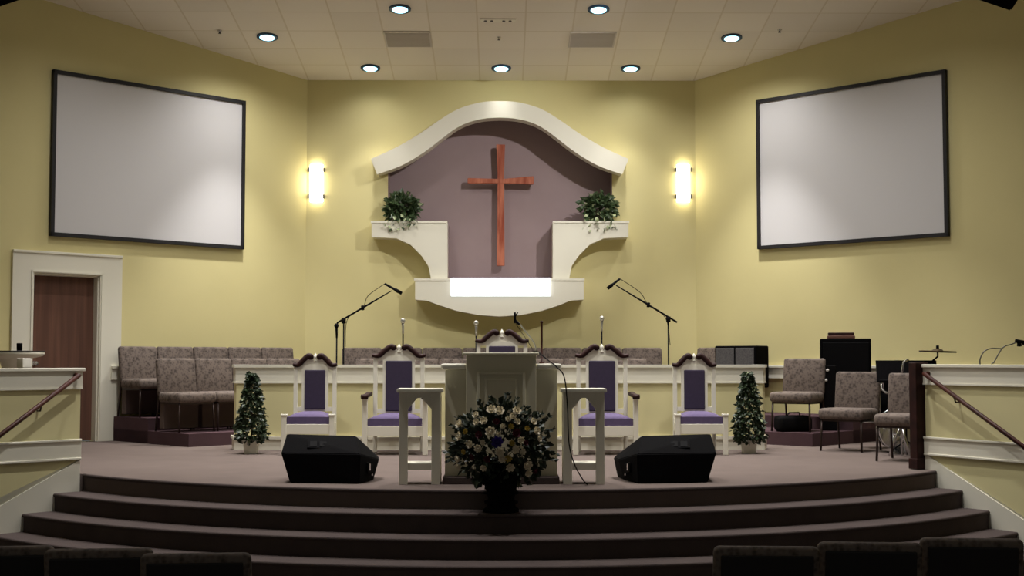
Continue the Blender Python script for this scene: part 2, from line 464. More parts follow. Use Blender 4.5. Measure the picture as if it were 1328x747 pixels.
# choir risers (two levels following the three walls)
def riser(n, z, se, nm, label):
    t = math.tan(R(22.5))
    pts = []
    e = .05
    pts += [WL(se, e, -1), WL(se, n, -1), (-(XC - n * t), YB - n), (XC - n * t, YB - n), WL(se, n, 1), WL(se, e, 1), (XC - e * t, YB - e), (-(XC - e * t), YB - e)]
    b = MB(); b.prism(pts, 0, z); 
    struct(nm, b, 'riser_carpet', label)
riser(1.76, .15, 2.93, 'choir_riser', 'lower carpeted choir platform')
riser(.86, .30, 2.93, 'choir_riser', 'upper carpeted choir platform against the walls')

# ------------------------------------------------------------------ sanctuary chair
def make_chair():
    t = thing('sanctuary_chair', 'x', 'chair')
    b = MB(); b.box(-.26, .26, -.27, .20, .345, .465, .04, 3); b.build('seat', 'brocade', t, True)
    mt = Matrix.Translation((0, .2, .43)) @ Matrix.Rotation(R(-8), 4, 'X')
    b = MB(); b.box(-.26, .26, -.04, .03, -.01, .435, .032, 3, mt); b.build('backrest', 'brocade', t, True)
    b = MB(); b.box(-.225, .225, .028, .042, .02, .40, .006, 2, mt); b.build('back_shell', 'dark_shell', t)
    b = MB(); b.box(-.235, .235, -.235, .20, .325, .35); b.build('seat_frame', 'chair_metal', t)
    for sx in (-1, 1):
        b = MB(); b.tube([(sx * .225, -.225, .36), (sx * .235, -.245, 0)], .0125, 8); b.build('leg', 'chair_metal', t)
        b = MB(); b.tube([(sx * .235, .25, .62), (sx * .235, .215, .45), (sx * .235, .215, .36), (sx * .24, .27, 0)], .0125, 8); b.build('leg', 'chair_metal', t)
    return t
chair0 = make_chair(); used = [False]; KIDS[chair0.name] = kids(chair0)
def chair(x, y, z, rz, label, group=None):
    if not used[0]:
        used[0] = True; o = chair0; o.location = (x, y, z); o.rotation_euler = (0, 0, rz); o['label'] = label
        if group: o['group'] = group
        return o
    return dup(chair0, (x, y, z), rz, label, group)
# back row on the left slanted wall. facing (+1,-1): rotation +45deg
ordn = ['nearest the door', 'second from the door', 'third from the door', 'fourth from the door', 'fifth from the door']
for i in range(5):
    s = 2.68 - .524 * i; x, y = WL(s, .40, -1)
    cc = chair(x, y, .30, R(45), 'brown brocade choir chair on the upper left platform, ' + ordn[i], 'choir chairs along the left slanted wall')
    b = MB(); b.box(-.235, .235, .10, .195, .03, .33, .01); b.build('under_seat_panel', 'rack', cc)  # brown panel low under the rear of the seat
for i in range(4):
    s = 2.67 - .52 * i; x, y = WL(s, 1.27, -1)
    cc = chair(x, y, .15, R(45), 'brown brocade choir chair on the lower left platform, ' + ['nearest the door', 'second from the door', 'third from the door', 'fourth from the door'][i], 'choir chairs in the left front row')
    if i < 2:
        b = MB(); b.box(-.235, .235, .10, .195, .03, .33, .01); b.build('under_seat_panel', 'rack', cc)
nth = ['first', 'second', 'third', 'fourth', 'fifth', 'sixth', 'seventh', 'eighth']
for i in range(8):
    chair(-1.93 + .555 * i, YB - .40, .30, 0, 'brown chair back above the partition, %s from left in the back-wall row' % nth[i], 'choir chairs against the back wall').scale.x = 1.06
for i in range(7):
    chair(-1.65 + .55 * i, YB - 1.27, .15, 0, 'brown chair top just above the partition, %s from left in lower centre row' % nth[i], 'choir chairs in the centre front row').scale.x = 1.05
x, y = WL(.39, .40, 1); chair(x, y, .30, R(-45), 'brown brocade choir chair behind the right end of the partition, beside the grey amplifier')
x, y = WL(1.46, .95, 1)
chair(*XZ(1034, 466, 15.75)[:1], 15.75, .15, R(-33), 'brown brocade chair on the right platform between partition and large black speaker')
chair(3.84, 14.55, 0, R(-38), 'brown brocade chair in front of the large black speaker')
chair(4.03, 13.10, 0, R(-34), 'brown brocade chair beside the dark wooden post, in front of the drums')
# foreground chairs seen from behind (top edges only)
fr = [(-2, 'left of the foreground row, partly cut by the photo edge', -65, 62, 709, 703), (0, '', 62, 190, 0, 0), (0, '', 190, 316, 0, 0)]
def fore(pxa, pxb, ya, label):
    d = (.89 * F) / (ya - 466.0); px = (pxa + pxb) / 2
    x = (px - 650) / F * d
    # face away from camera (facing the stage): rz = 180, turned towards stage centre
    rz = math.pi - math.atan2(x, 15.5 - d) * .45
    chair(x, d + .27, -.75, rz, label, 'foreground chairs facing the stage').scale.x = .97
fore(-65, 62, 706, 'dark brocade foreground chair at the bottom left corner, cut by the photo edge')
fore(64, 190, 709, 'dark brocade foreground chair, middle of the three at bottom left')
fore(190, 316, 715, 'dark brocade foreground chair, rightmost of the three at bottom left')
fore(928, 1065, 707, 'dark brocade foreground chair, leftmost of the three at bottom right')
fore(1067, 1197, 702, 'dark brocade foreground chair, middle of the three at bottom right')
fore(1199, 1332, 697, 'dark brocade foreground chair at the bottom right corner')

# ------------------------------------------------------------------ thrones
def throne(name, cx, yb, label, h=1.15, w=.50, arms=True, zoff=0, group=None):
    """origin at floor under the back; front towards -y"""
    k = w / .50
    t = thing(name, label, 'throne chair', (cx, yb, 0), 0, group)
    zt = h - .11                        # top of stiles
    zs = .40 if arms else .42
    wf = w * .5 + (.06 if arms else .04)          # half-width at front
    dep = .50
    for sx in (-1, 1):
        b = MB(); b.box(sx * w * .5 - .022, sx * w * .5 + .022, -.02, .02, 0, zt, .004); b.build('leg', 'white', t).name
        top_ = .60 if arms else zs + .01
        b = MB(); b.box(sx * wf - .027, sx * wf + .027, -dep - .03, -dep + .025, 0, top_, .006)
        b.box(sx * wf - .034, sx * wf + .034, -dep - .037, -dep + .032, top_ - .02, top_, .005); b.build('leg', 'white', t)
        if arms:
            b = MB(); b.prism([(-dep - .06, top_), (-dep - .06, top_ + .035), (-.30, top_ + .035), (-.012, top_ + .05), (-.012, top_ + .01), (-.3, top_)], sx * wf - .032, sx * wf + .032, 'x', .006)
            bm_ = b.build('armrest', 'mahog', t)
            b = MB(); b.lathe([(0, -.04), (.026, -.036), (.026, .036), (0, .04)], 14, Matrix.Translation((sx * wf, -dep - .06, top_ + .01)) @ Matrix.Rotation(R(90), 4, 'Y')); b.build('scroll', 'mahog', bm_)
        # side rail
        b = MB(); b.hull([(sx * (wf - .015), -dep, zs - .19), (sx * (wf + .015), -dep, zs - .19), (sx * (wf - .015), -dep, zs - .10), (sx * (wf + .015), -dep, zs - .10),
                          (sx * (w / 2 - .012), 0, zs - .19), (sx * (w / 2 + .012), 0, zs - .19), (sx * (w / 2 - .012), 0, zs - .10), (sx * (w / 2 + .012), 0, zs - .10)]); b.build('side_rail', 'white', t)
    b = MB(); b.box(-wf + .02, wf - .02, -dep - .02, -dep + .01, zs - .20, zs - .095, .004); b.build('apron', 'white', t)
    # cushion (tapered, domed)
    b = MB(); g = []
    nx, ny = 12, 8
    for j in range(ny + 1):
        for i in range(nx + 1):
            u = i / nx * 2 - 1; vv = j / ny
            hw = (wf - .03) * (1 - vv) + (w / 2 - .03) * vv
            dome = (1 - abs(u) ** 4) * (1 - abs(2 * vv - 1) ** 4)
            g.append((u * hw, -dep - .015 + vv * (dep - .01), zs - .02 + .05 * dome))
    fs = [(j * (nx + 1) + i, j * (nx + 1) + i + 1, (j + 1) * (nx + 1) + i + 1, (j + 1) * (nx + 1) + i) for j in range(ny) for i in range(nx)]
    b.raw(g, fs, True)
    o0 = [(p[0], p[1], zs - .10) for p in g]
    edge = [i for i in range(nx + 1)] + [(j * (nx + 1) + nx) for j in range(1, ny + 1)] + [(ny * (nx + 1) + i) for i in range(nx - 1, -1, -1)] + [(j * (nx + 1)) for j in range(ny - 1, 0, -1)]
    vv = [g[i] for i in edge] + [o0[i] for i in edge]; m_ = len(edge)
    b.raw(vv, [(i, (i + 1) % m_, m_ + (i + 1) % m_, m_ + i) for i in range(m_)] + [tuple(range(m_, 2 * m_))])
    bmesh.ops.remove_doubles(b.bm, verts=b.bm.verts, dist=1e-4); bmesh.ops.recalc_face_normals(b.bm, faces=b.bm.faces)
    b.build('seat_cushion', 'purple_lit', t)
    # inner framed back
    iw = w * .34; z0 = zs + .02; z1 = zt - .06
    b = MB(); b.box(-iw - .0, -iw + .035, -.018, .018, z0, zt); b.box(iw - .035, iw, -.018, .018, z0, zt)
    b.box(-iw + .002, iw - .002, -.0165, .0165, z1, zt - .001); b.box(-iw + .002, iw - .002, -.0165, .0165, z0 + .001, z0 + .04)
    b.box(-w / 2, w / 2, -.015, .015, zt - .05, zt - .002); b.box(-w / 2, w / 2, -.015, .015, z0 + .002, z0 + .045)
    b.build('back_frame', 'white', t)
    b = MB(); b.box(-iw + .03, iw - .03, -.032, .008, z0 + .02, z1 + .005, .012, 3); b.build('back_panel', 'purple', t)
    # gable and swan-neck pediment
    sp = spline([(-w * .57, zt + .005), (-w * .43, zt + .0), (-w * .30, zt + .055), (-w * .17, zt + .10), (-w * .09, zt + .085)], 6)
    low = [(x, z) for x, z in sp]
    gab = [(-w * .5, zt - .01)] + [(x, z - .005) for x, z in low if x > -w * .5] + [(0, zt + .045)] + [(-x, z - .005) for x, z in reversed(low) if x > -w * .5] + [(w * .5, zt - .01)]
    b = MB(); b.prism(gab, -.012, .012, 'y'); b.build('gable', 'white', t)
    for sx in (-1, 1):
        rr = [.018 + .011 * min(i / 8.0, 1) for i in range(len(sp))]; rr[-1] = .02
        b = MB(); b.tube([(sx * x, -.02, z) for x, z in sp], rr, 10)
        b.lathe([(0, -.035), (.032, -.03), (.032, .02), (0, .025)], 14, Matrix.Translation((sx * w * .115, -.015, zt + .088)) @ Matrix.Rotation(R(90), 4, 'X'))
        b.build('pediment_scroll', 'mahog', t)
    b = MB(); b.lathe([(.0, 0), (.022, .0), (.022, .012), (.010, .02), (.024, .04), (.02, .06), (.004, .085), (0, .09)], 14, Matrix.Translation((0, 0, zt + .04))); b.build('finial', 'white', t)
    b = MB(); b.box(-w / 2, w / 2, -.012, .012, .12, .16); b.build('stretcher', 'white', t)
    return t
YT = 14.36
def cxm(px, Y): return P(px, 466, Y).x
throne('throne_chair', cxm(517.5, YT), YT, 'tall white armchair with purple velvet and dark scrolls, left of the pulpit', 1.15, .51)
throne('throne_chair', cxm(780.5, YT), YT, 'tall white armchair with purple velvet and dark scrolls, right of the pulpit', 1.15, .51)
throne('throne_chair', cxm(651, YT), YT, 'tallest white throne, its dark scrolled top showing above the pulpit', 1.31, .51)
throne('throne_chair', cxm(409, YT), YT, 'small armless white chair with purple seat beside the left potted tree', 1.05, .42, False)
throne('throne_chair', cxm(900, YT), YT, 'small armless white chair with purple seat beside the right potted tree', 1.05, .42, False)

# ------------------------------------------------------------------ pulpit
YPp = 10.68
t = thing('pulpit', 'cream painted wooden pulpit with stepped wings and recessed front panel', 'pulpit', (0, YPp, 0))
b = MB(); b.box(-.283, .283, 0, .42, .05, 1.035, .004); b.build('body', 'pulpit', t)
b = MB(); b.box(-.315, .305, -.035, .45, 1.035, 1.055, .006); b.build('top', 'pulpit', t)
for sx in (-1, 1):
    b = MB(); x0, x1 = sorted((sx * .28, sx * .455)); b.box(x0, x1, .05, .40, .05, .92, .004); b.build('wing', 'pulpit', t)
    b = MB(); x0, x1 = sorted((sx * .285, sx * .49)); b.box(x0, x1, .0, .43, .92, .965, .016, 3); b.build('wing_cap', 'white', t)
b = MB()
for (x, z0, z1, dpt) in ((.195, .12, .90, .022), (.135, .18, .85, .014)):
    w_ = .022
    b.box(-x, -x + w_, -dpt, .002, z0, z1, .004); b.box(x - w_, x, -dpt, .002, z0, z1, .004)
    b.box(-x + .002, x - .002, -dpt + .0015, .001, z1 - w_, z1 - .001, .004); b.box(-x + .002, x - .002, -dpt + .0015, .001, z0 + .001, z0 + w_, .004)
b.build('front_moulding', 'pulpit', t)
b = MB(); b.box(-.468, .468, -.05, .46, 0, .06, .008); b.build('dark_base', 'step_carpet', t)  # low dark slab under the body, in the step carpet colour

def stand(pxc, label):
    Y = 10.62; x = cxm(pxc, Y)
    t = thing('side_table', label, 'table', (x, Y, 0))
    hw = .165
    b = MB(); b.box(-hw - .018, hw + .018, -.02, .28, .735, .765, .006); b.build('table_top', 'white', t)
    for sx in (-1, 1):
        for y0 in (0, .225):
            b = MB(); a0, a1 = sorted((sx * hw, sx * (hw - .07))) if y0 == 0 else sorted((sx * hw, sx * (hw - .045)))
            b.box(a0, a1, y0, y0 + .03, 0, .735, .003); b.build('leg', 'white', t)
    # pointed arch apron
    b = MB(); b.prism([(-hw + .01, .735), (hw - .01, .735), (hw - .01, .60), (hw - .07, .60), (.02, .69), (-.02, .69), (-hw + .07, .60), (-hw + .01, .60)], 0.002, .027, 'y'); b.build('arched_apron', 'white', t)
    b = MB(); b.box(-hw + .02, hw - .02, .005, .25, .115, .17, .003); b.build('lower_shelf', 'white', t)
stand(544.5, 'narrow cream side table with pointed arch apron at left of the pulpit')
stand(757, 'narrow cream side table with pointed arch apron at right of the pulpit')

# ------------------------------------------------------------------ leaves
def leaves(mb, pts, size, rnd, droop=.3):
    for p, nrm in pts:
        p = Vector(p); d = Vector(nrm).normalized()
        d = (d + Vector((rnd.uniform(-.8, .8), rnd.uniform(-.8, .8), rnd.uniform(-.7, .5) - droop))).normalized()
        s = d.cross(Vector((rnd.uniform(-1, 1), rnd.uniform(-1, 1), rnd.uniform(-1, 1))))
        if s.length < .05: continue
        s.normalize(); up = s.cross(d)
        L = size * rnd.uniform(.7, 1.3); w = L * .36
        v = [p, p + d * L * .45 + s * w + up * w * .25, p + d * L, p + d * L * .45 - s * w + up * w * .25, p + d * L * .5]
        mb.raw(v, [(0, 1, 4), (1, 2, 4), (4, 2, 3), (0, 4, 3)])
    return mb
def ball_pts(n, rx, ry, rz, c, rnd, fill=.55):
    out = []
    while len(out) < n:
        v = Vector((rnd.gauss(0, 1), rnd.gauss(0, 1), rnd.gauss(0, 1))).normalized(); f = rnd.uniform(fill, 1)
        out.append(((c[0] + v.x * rx * f, c[1] + v.y * ry * f, c[2] + v.z * rz * f), v))
    return out

# topiary
def topiary(px, label, seed):
    rnd = random.Random(seed); Y = 14.12
    t = thing('potted_tree', label, 'potted plant', (cxm(px, Y), Y, 0))
    hw = .075
    b = MB(); b.hull([(-hw * .85, -hw * .85, 0), (hw * .85, -hw * .85, 0), (hw * .85, hw * .85, 0), (-hw * .85, hw * .85, 0), (-hw, -hw, .14), (hw, -hw, .14), (hw, hw, .14), (-hw, hw, .14)], .004)
    b.box(-hw - .01, hw + .01, -hw - .01, hw + .01, .125, .15, .004); b.build('pot', 'white', t)
    b = MB(); b.box(-hw * .85, hw * .85, -hw * .85, hw * .85, .145, .153); b.build('soil', 'soil', t)
    b = MB(); b.tube([(0, 0, .14), (.006, 0, .4), (-.004, .004, .76)], [.010, .008, .004], 8); b.build('trunk', 'stem', t)
    pts = []
    for i in range(1650):
        h = rnd.random() ** 1.15; z = .13 + h * .73
        r = .165 * (1 - h) ** .78 * (.85 + .3 * rnd.random()) + .015
        if h < .1: r *= .6 + 4 * h
        a = rnd.uniform(0, 2 * math.pi); rr = r * rnd.uniform(.5, 1)
        pts.append(((rr * math.cos(a), rr * math.sin(a), z), (math.cos(a), math.sin(a), -.1)))
    b = leaves(MB(), pts[:1530], .052, rnd); f = b.build('foliage', 'leaf_tree', t)
    b = leaves(MB(), pts[1530:], .045, rnd); b.build('foliage', 'leaf_pale', t)['label'] = 'pale variegated leaves'
topiary(327, 'leafy potted tree in a white pot at the left end of the partition', 3)
topiary(970, 'leafy potted tree in a white pot at the right end of the partition', 5)

# bushy plants on the niche shelves
def bush(px, label, seed):
    rnd = random.Random(seed); Y = YB - .17; x = XZ(px, 287, Y)[0]; z = XZ(px, 286.5, YB - .30)[1]
    t = thing('potted_ivy', label, 'potted plant', (x, Y, z))
    b = MB(); b.lathe([(.0, 0), (.06, 0), (.085, .13), (.095, .13), (.095, .15), (.08, .15), (.08, .13), (0, .13)], 18); b.build('pot', 'stem', t)
    pts = ball_pts(620, .25, .14, .20, (0, 0, .20), rnd, .35)
    pts += [((rnd.uniform(-.24, .24), -.15 + rnd.uniform(-.03, .02), rnd.uniform(-.12, .1)), (0, -1, -.6)) for _ in range(50)]
    b = leaves(MB(), pts[:560], .085, rnd, .2); b.build('foliage', 'leaf', t)
    b = leaves(MB(), pts[560:640], .065, rnd, .2); b.build('foliage', 'leaf_pale', t)['label'] = 'leaves coloured pale for the light they catch'  # paler leaf colour stands in for light caught on some leaves
    b = leaves(MB(), pts[640:], .055, rnd, .2); b.build('trailing_leaves', 'leaf', t)
    b = MB()
    for i in range(14):
        a = rnd.uniform(0, 6.28); b.tube([(0, 0, .13), (.1 * math.cos(a), .07 * math.sin(a), .27), (.2 * math.cos(a), .12 * math.sin(a), .2 + rnd.uniform(-.1, .1))], .004, 5)
    b.build('stems', 'stem', t)
bush(522, 'bushy green plant on the left shelf beside the niche', 11)
bush(777, 'bushy green plant on the right shelf beside the niche', 12)

# flower arrangement and its stand on the first step
YF = 10.06
t = thing('flower_stand', 'dark metal pedestal stand carrying the flowers on the top step', 'plant stand', (0, YF, -.15))
b = MB(); b.lathe([(0, .0), (.135, .0), (.135, .02), (.11, .04), (.10, .10), (.12, .18), (.14, .24), (.15, .28), (.15, .30), (0, .30)], 24); b.build('pedestal', 'blackmat', t)
for k in range(3):
    b = MB(); b.lathe([(.10, .06 + .07 * k), (.128 + .008 * k, .065 + .07 * k), (.128 + .008 * k, .08 + .07 * k), (.10, .085 + .07 * k)], 24); b.build('ring', 'blackmat', t)
t = thing('flower_arrangement', 'large bouquet of cream flowers with dark greenery in front of the pulpit', 'flowers', (0, YF, .15))
b = MB(); b.lathe([(0, 0), (.09, 0), (.14, .06), (.15, .10), (.14, .10), (.13, .07), (0, .05)], 20); b.build('bowl', 'blackmat', t)
rnd = random.Random(21)
pts = []
while len(pts) < 1500:
    v = Vector((rnd.gauss(0, 1), rnd.gauss(0, 1), rnd.gauss(0, 1))).normalized(); f = rnd.uniform(.45, 1.0)
    if v.y > .55: continue
    z = .20 + v.z * .33 * f
    if z < -.12: continue
    pts.append(((v.x * .36 * f, v.y * .20 * f, z), v))
b = leaves(MB(), pts, .055, rnd, .05); b.build('foliage', 'leaf_dark', t)
b = MB()
for i in range(26):
    a = R(rnd.uniform(-15, 195)); L = rnd.uniform(.36, .46); dx, dz = math.cos(a), math.sin(a)
    base = Vector((dx * .12, -.02, .18 + dz * .1)); tip = Vector((dx * L * .95, rnd.uniform(-.1, .05), .18 + dz * L * .92))
    mid = (base + tip) / 2 + Vector((0, -.03, .03))
    b.tube([base, mid, tip], [.004, .003, .002], 5)
    leaves(b, [(base.lerp(tip, q / 12), (dx, rnd.uniform(-1, .5), dz)) for q in range(3, 13) for _ in (0, 1, 2)], .035, rnd, 0)
b.build('fern_sprays', 'leaf_dark', t)
b = MB()
for i in range(20): 
    p, v = pts[i * 13]; b.tube([(0, 0, .07), (p[0] * .6, p[1] * .6, p[2] * .6), p], .003, 5)
b.build('stems', 'stem', t)
# blossoms measured in the photo (zoom px 570-730/500-660, x4.67)
bl = [(315, 150, 24, 'c'), (362, 158, 24, 'c'), (465, 158, 22, 'c'), (222, 180, 17, 'c'), (443, 188, 18, 'c'), (415, 205, 15, 'c'), (470, 220, 16, 'c'), (224, 224, 17, 'c'), (270, 216, 20, 'c'), (124, 235, 22, 'c'),
      (565, 220, 18, 'c'), (583, 275, 20, 'c'), (310, 282, 26, 'c'), (432, 250, 14, 'y'), (383, 248, 14, 'c'), (125, 308, 22, 'c'), (490, 332, 19, 'c'), (187, 355, 20, 'c'), (264, 345, 14, 'c'), (236, 380, 20, 'c'),
      (350, 342, 28, 'v'), (366, 402, 22, 'c'), (460, 385, 20, 'c'), (500, 400, 17, 'c'), (438, 348, 15, 'y'), (114, 442, 17, 'c'), (118, 488, 18, 'c'), (268, 496, 17, 'c'), (427, 492, 22, 'c'), (380, 442, 20, 'c'),
      (415, 440, 18, 'y'), (530, 478, 24, 'c'), (535, 525, 20, 'c'), (575, 515, 15, 'b'), (600, 322, 16, 'c'), (528, 262, 14, 'y'), (465, 290, 20, 'b'), (150, 400, 14, 'y'), (160, 280, 14, 'y'), (345, 220, 16, 'b'),
      (290, 445, 16, 'b'), (520, 345, 14, 'b'), (200, 430, 15, 'b'), (355, 295, 13, 'c'), (240, 300, 18, 'b')]
protos = {}
def blossom_mesh(col):
    b = MB()
    for ring, (n, tilt, L) in enumerate(((7, 15, 1.0), (7, 42, .92), (5, 68, .75))):
        for k in range(n):
            a = 2 * math.pi * k / n + ring * .4
            rad = Vector((math.cos(a), math.sin(a), 0)); up = Vector((0, 0, 1)); tg = Vector((-math.sin(a), math.cos(a), 0))
            d = rad * math.cos(R(tilt)) + up * math.sin(R(tilt)); nn = up * math.cos(R(tilt)) - rad * math.sin(R(tilt))
            v = [Vector((0, 0, 0)), d * L * .5 + tg * L * .38 + nn * .05, d * L + tg * .18 + nn * .22, d * L * 1.02 - tg * .18 + nn * .22, d * L * .5 - tg * L * .38 + nn * .05, d * L * .55 - nn * .08]
            b.raw(v, [(0, 1, 5), (1, 2, 5), (2, 3, 5), (3, 4, 5), (4, 0, 5)], True)
    b.lathe([(0, .1), (.3, .2), (.34, .45), (.2, .65), (0, .7)], 10)
    return b
for zx, zy, r_, col in bl:
    px, py = 570 + zx / 4.67, 500 + zy / 4.67
    ex = (px - 648) / F * 9.95 / .38; ez = ((466 - py) / F * 9.95 + 1 - .35) / .35
    q = 1 - ex * ex * .8 - ez * ez * .8
    Yl = YF - .05 - .17 * math.sqrt(max(q, .02))
    p = P(px, py, Yl); rm = r_ / 4.67 / F * Yl * 1.4
    if col not in protos:
        o = blossom_mesh(col).build('blossom', {'c': 'cream', 'y': 'yellow', 'v': 'violet', 'b': 'burg'}[col], t); protos[col] = o
    else:
        o = protos[col].copy(); C.objects.link(o); o.parent = t
    o.location = (p.x, Yl - YF, p.z - .15); o.scale = (rm,) * 3
    if col != 'c': o['label'] = {'y': 'yellow blossom', 'v': 'violet blossom', 'b': 'burgundy blossom'}[col]
    o.rotation_euler = (R(90) - ez * .8, 0, ex * 1.0 + rnd.uniform(-.1, .1))

# ------------------------------------------------------------------ floor monitors (seen from the audience)
def monitor(side, label):
    t = thing('stage_monitor', label, 'loudspeaker', (0, 0, 0))
    Yn = 10.86
    s = side
    def pt(px, py, Y):
        if side > 0: px = 648.0 * 2 - px - 2.5
        return P(px, py, Y)
    base = pt(430, 626, 10.75); t.location = (base.x, base.y, 0)
    o = Vector((base.x, base.y, 0))
    tl, tr = pt(372, 562.5, 11.02), pt(461, 565, 11.0)
    cl, cr = pt(364.5, 587.5, 10.82), pt(467, 589, 10.72)
    bl_, br_ = pt(376, 626, 10.78), pt(466, 628, 10.68)
    bl_.z = br_.z = 0
    fr = pt(491.5, 596, 11.06); fb = pt(484, 624, 11.02); fb.z = 0
    fl = Vector((cl.x + .03, 11.3, fr.z)); flb = Vector((bl_.x + .02, 11.3, 0)); frr = Vector((fr.x - .02, 11.3, fr.z)); frb = Vector((fb.x - .03, 11.3, 0))
    b = MB(); b.hull([p - o for p in (tl, tr, cl, cr, bl_, br_, fr, fb, fl, flb, frr, frb)], .006); cab = b.build('cabinet', 'black', t)
    # connector plate recess on the sloping back
    c1, c2 = pt(401, 568, 10.96), pt(427, 585, 10.83)
    e1 = (tr - tl).normalized(); e2 = ((cl + cr) / 2 - (tl + tr) / 2).normalized(); nn = e1.cross(e2)
    if nn.y > 0: nn = -nn
    mid = (tl + tr) / 2 * .45 + (cl + cr) / 2 * .55 - o
    mt = Matrix((( e1.x, e2.x, nn.x, mid.x), (e1.y, e2.y, nn.y, mid.y), (e1.z, e2.z, nn.z, mid.z), (0, 0, 0, 1)))
    b = MB(); b.box(-.11, .07, -.055, .055, -.006, .008, .003, 2, mt); b.build('connector_plate', 'black', t)
    for q in (-.06, .02):
        b = MB(); b.box(q - .03, q + .03, -.04, .04, .004, .012, .003, 2, mt); b.build('socket', 'blackmat', t)
    # end handle and metal grille edge
    m1 = (cr * 1.0 + br_ + fr + fb) / 4 - o; u1 = (fr - cr).normalized(); n1 = u1.cross(Vector((0, 0, 1))).normalized()
    if n1.x * (1 if side < 0 else -1) < 0: n1 = -n1
    m1 = m1 + n1 * .012
    mh = Matrix(((u1.x, 0, n1.x, m1.x), (u1.y, 0, n1.y, m1.y), (u1.z, 1, n1.z, m1.z), (0, 0, 0, 1)))
    b = MB(); b.box(-.055, .055, -.03, .05, .0, .012, .004, 2, mh); b.build('end_handle', 'blackmat', t)
    b = MB(); b.box(-.03, -.008, -.01, .045, .011, .016, .002, 2, mh); b.box(.025, .045, -.045, -.03, .0, .012, .002, 2, mh); b.build('badge', 'chrome', t)
monitor(-1, 'black wedge floor speaker at the stage edge, left of the pulpit')
monitor(1, 'black wedge floor speaker at the stage edge, right of the pulpit')

# ------------------------------------------------------------------ back wall feature
YCn = YB - .36
t = thing('niche_canopy', 'cream curved canopy arching over the cross niche', 'canopy', (P(648, 200, YB).x, YB, 3.5))
o = t.location.copy()
def loc(pts, Y): return [(XZ(x, y, Y)[0] - o.x, XZ(x, y, Y)[1] - o.z) for x, y in pts]
co, ci = full(CO), full(CI)
b = MB(); b.prism(loc(co, YCn) + list(reversed(loc(ci, YCn))), -.36, -.33, 'y', 0); b.build('fascia', 'white', t)
ins = loc(ci, YCn)
b = MB(); b.prism(loc([(x, y + 2) for x, y in co], YCn) + list(reversed(loc([(x, y - 2) for x, y in ci], YCn))), -.33, -.002, 'y', 0); b.build('soffit', 'white', t)

def shelf(side, label):
    mir = (lambda x: x) if side < 0 else (lambda x: 2 * 648.5 - x)
    Y = YB - .30
    pts = [(482, 286.5), (580, 286.5), (580, 362), (559, 362), (558, 357), (555.6, 345), (546, 331), (532, 317), (514, 309), (482, 307.5)]
    c = XZ(mir(531), 320, YB)
    t = thing('plant_shelf', label, 'shelf', (c[0], YB, c[1]))
    def L(ps): return [(XZ(mir(x), y, Y)[0] - c[0], XZ(mir(x), y, Y)[1] - c[1]) for x, y in ps]
    b = MB(); b.prism(L(pts), -.30, -.001, 'y'); b.build('bracket', 'white', t)
    b = MB(); b.prism(L([(481, 286.5), (578.5, 286.5), (578.5, 289.5), (481, 289.5)]), -.312, -.298, 'y'); b.build('shelf_lip', 'white', t)
shelf(-1, 'cream curved bracket shelf left of the niche holding a plant')
shelf(1, 'cream curved bracket shelf right of the niche holding a plant')
Y = YB - .34
c = XZ(648, 385, YB)
t = thing('niche_ledge', 'cream ledge with curved bottom and bright white panel below the cross', 'ledge', (c[0], YB, c[1]))
pts = [(538.4, 361.5), (757, 361.5), (757, 388.5), (739, 390), (726, 395.5), (703, 403), (676, 408.4), (648, 410.5), (620, 408.4), (592, 403), (569, 395.5), (554, 390), (538.4, 388.5)]
def L(ps, Y=Y): return [(XZ(x, y, Y)[0] - c[0], XZ(x, y, Y)[1] - c[1]) for x, y in ps]
b = MB(); b.prism(L(pts), -.34, -.001, 'y'); b.build('ledge_box', 'white', t)
b = MB(); b.prism(L([(585, 360.5), (714, 360.5), (714, 384), (585, 384)]), -.37, -.338, 'y', .004); b.build('white_panel', 'bright_panel', t)['label'] = 'bright white panel'
b = MB(); b.prism(L([(537, 361), (584, 361), (584, 364), (537, 364)]), -.352, -.338, 'y'); b.prism(L([(715, 361), (758, 361), (758, 364), (715, 364)]), -.352, -.338, 'y'); b.build('ledge_lip', 'white', t)
# cross hung in the niche
Yx = YB + .16
c = XZ(649, 266, Yx)
t = thing('wooden_cross', 'reddish wooden cross hanging in the mauve niche', 'cross', (c[0], Yx, c[1]))
def Lx(ps): return [(XZ(x, y, Yx)[0] - c[0], XZ(x, y, Yx)[1] - c[1]) for x, y in ps]
b = MB(); b.prism(Lx([(643.5, 188), (655, 188), (653.6, 225), (653.6, 240), (654.5, 345), (644.5, 345), (645.2, 240), (645.2, 225)]), -.05, .03, 'y', .006); b.build('upright', 'cross', t)
b = MB(); b.prism(Lx([(606.5, 231.5), (645, 232.5), (654, 232.5), (692, 229), (692, 239.5), (654, 238.5), (645, 238.5), (606.5, 238.5)]), -.058, .02, 'y', .006); b.build('crossbar', 'cross', t)
for (x, y) in ((649, 200), (649, 330)):
    q = Lx([(x, y)])[0]
    b = MB(); b.tube([(q[0], .02, q[1]), (q[0], YB + .30 - Yx, q[1])], .012, 8); b.build('wall_peg', 'mahog', t)

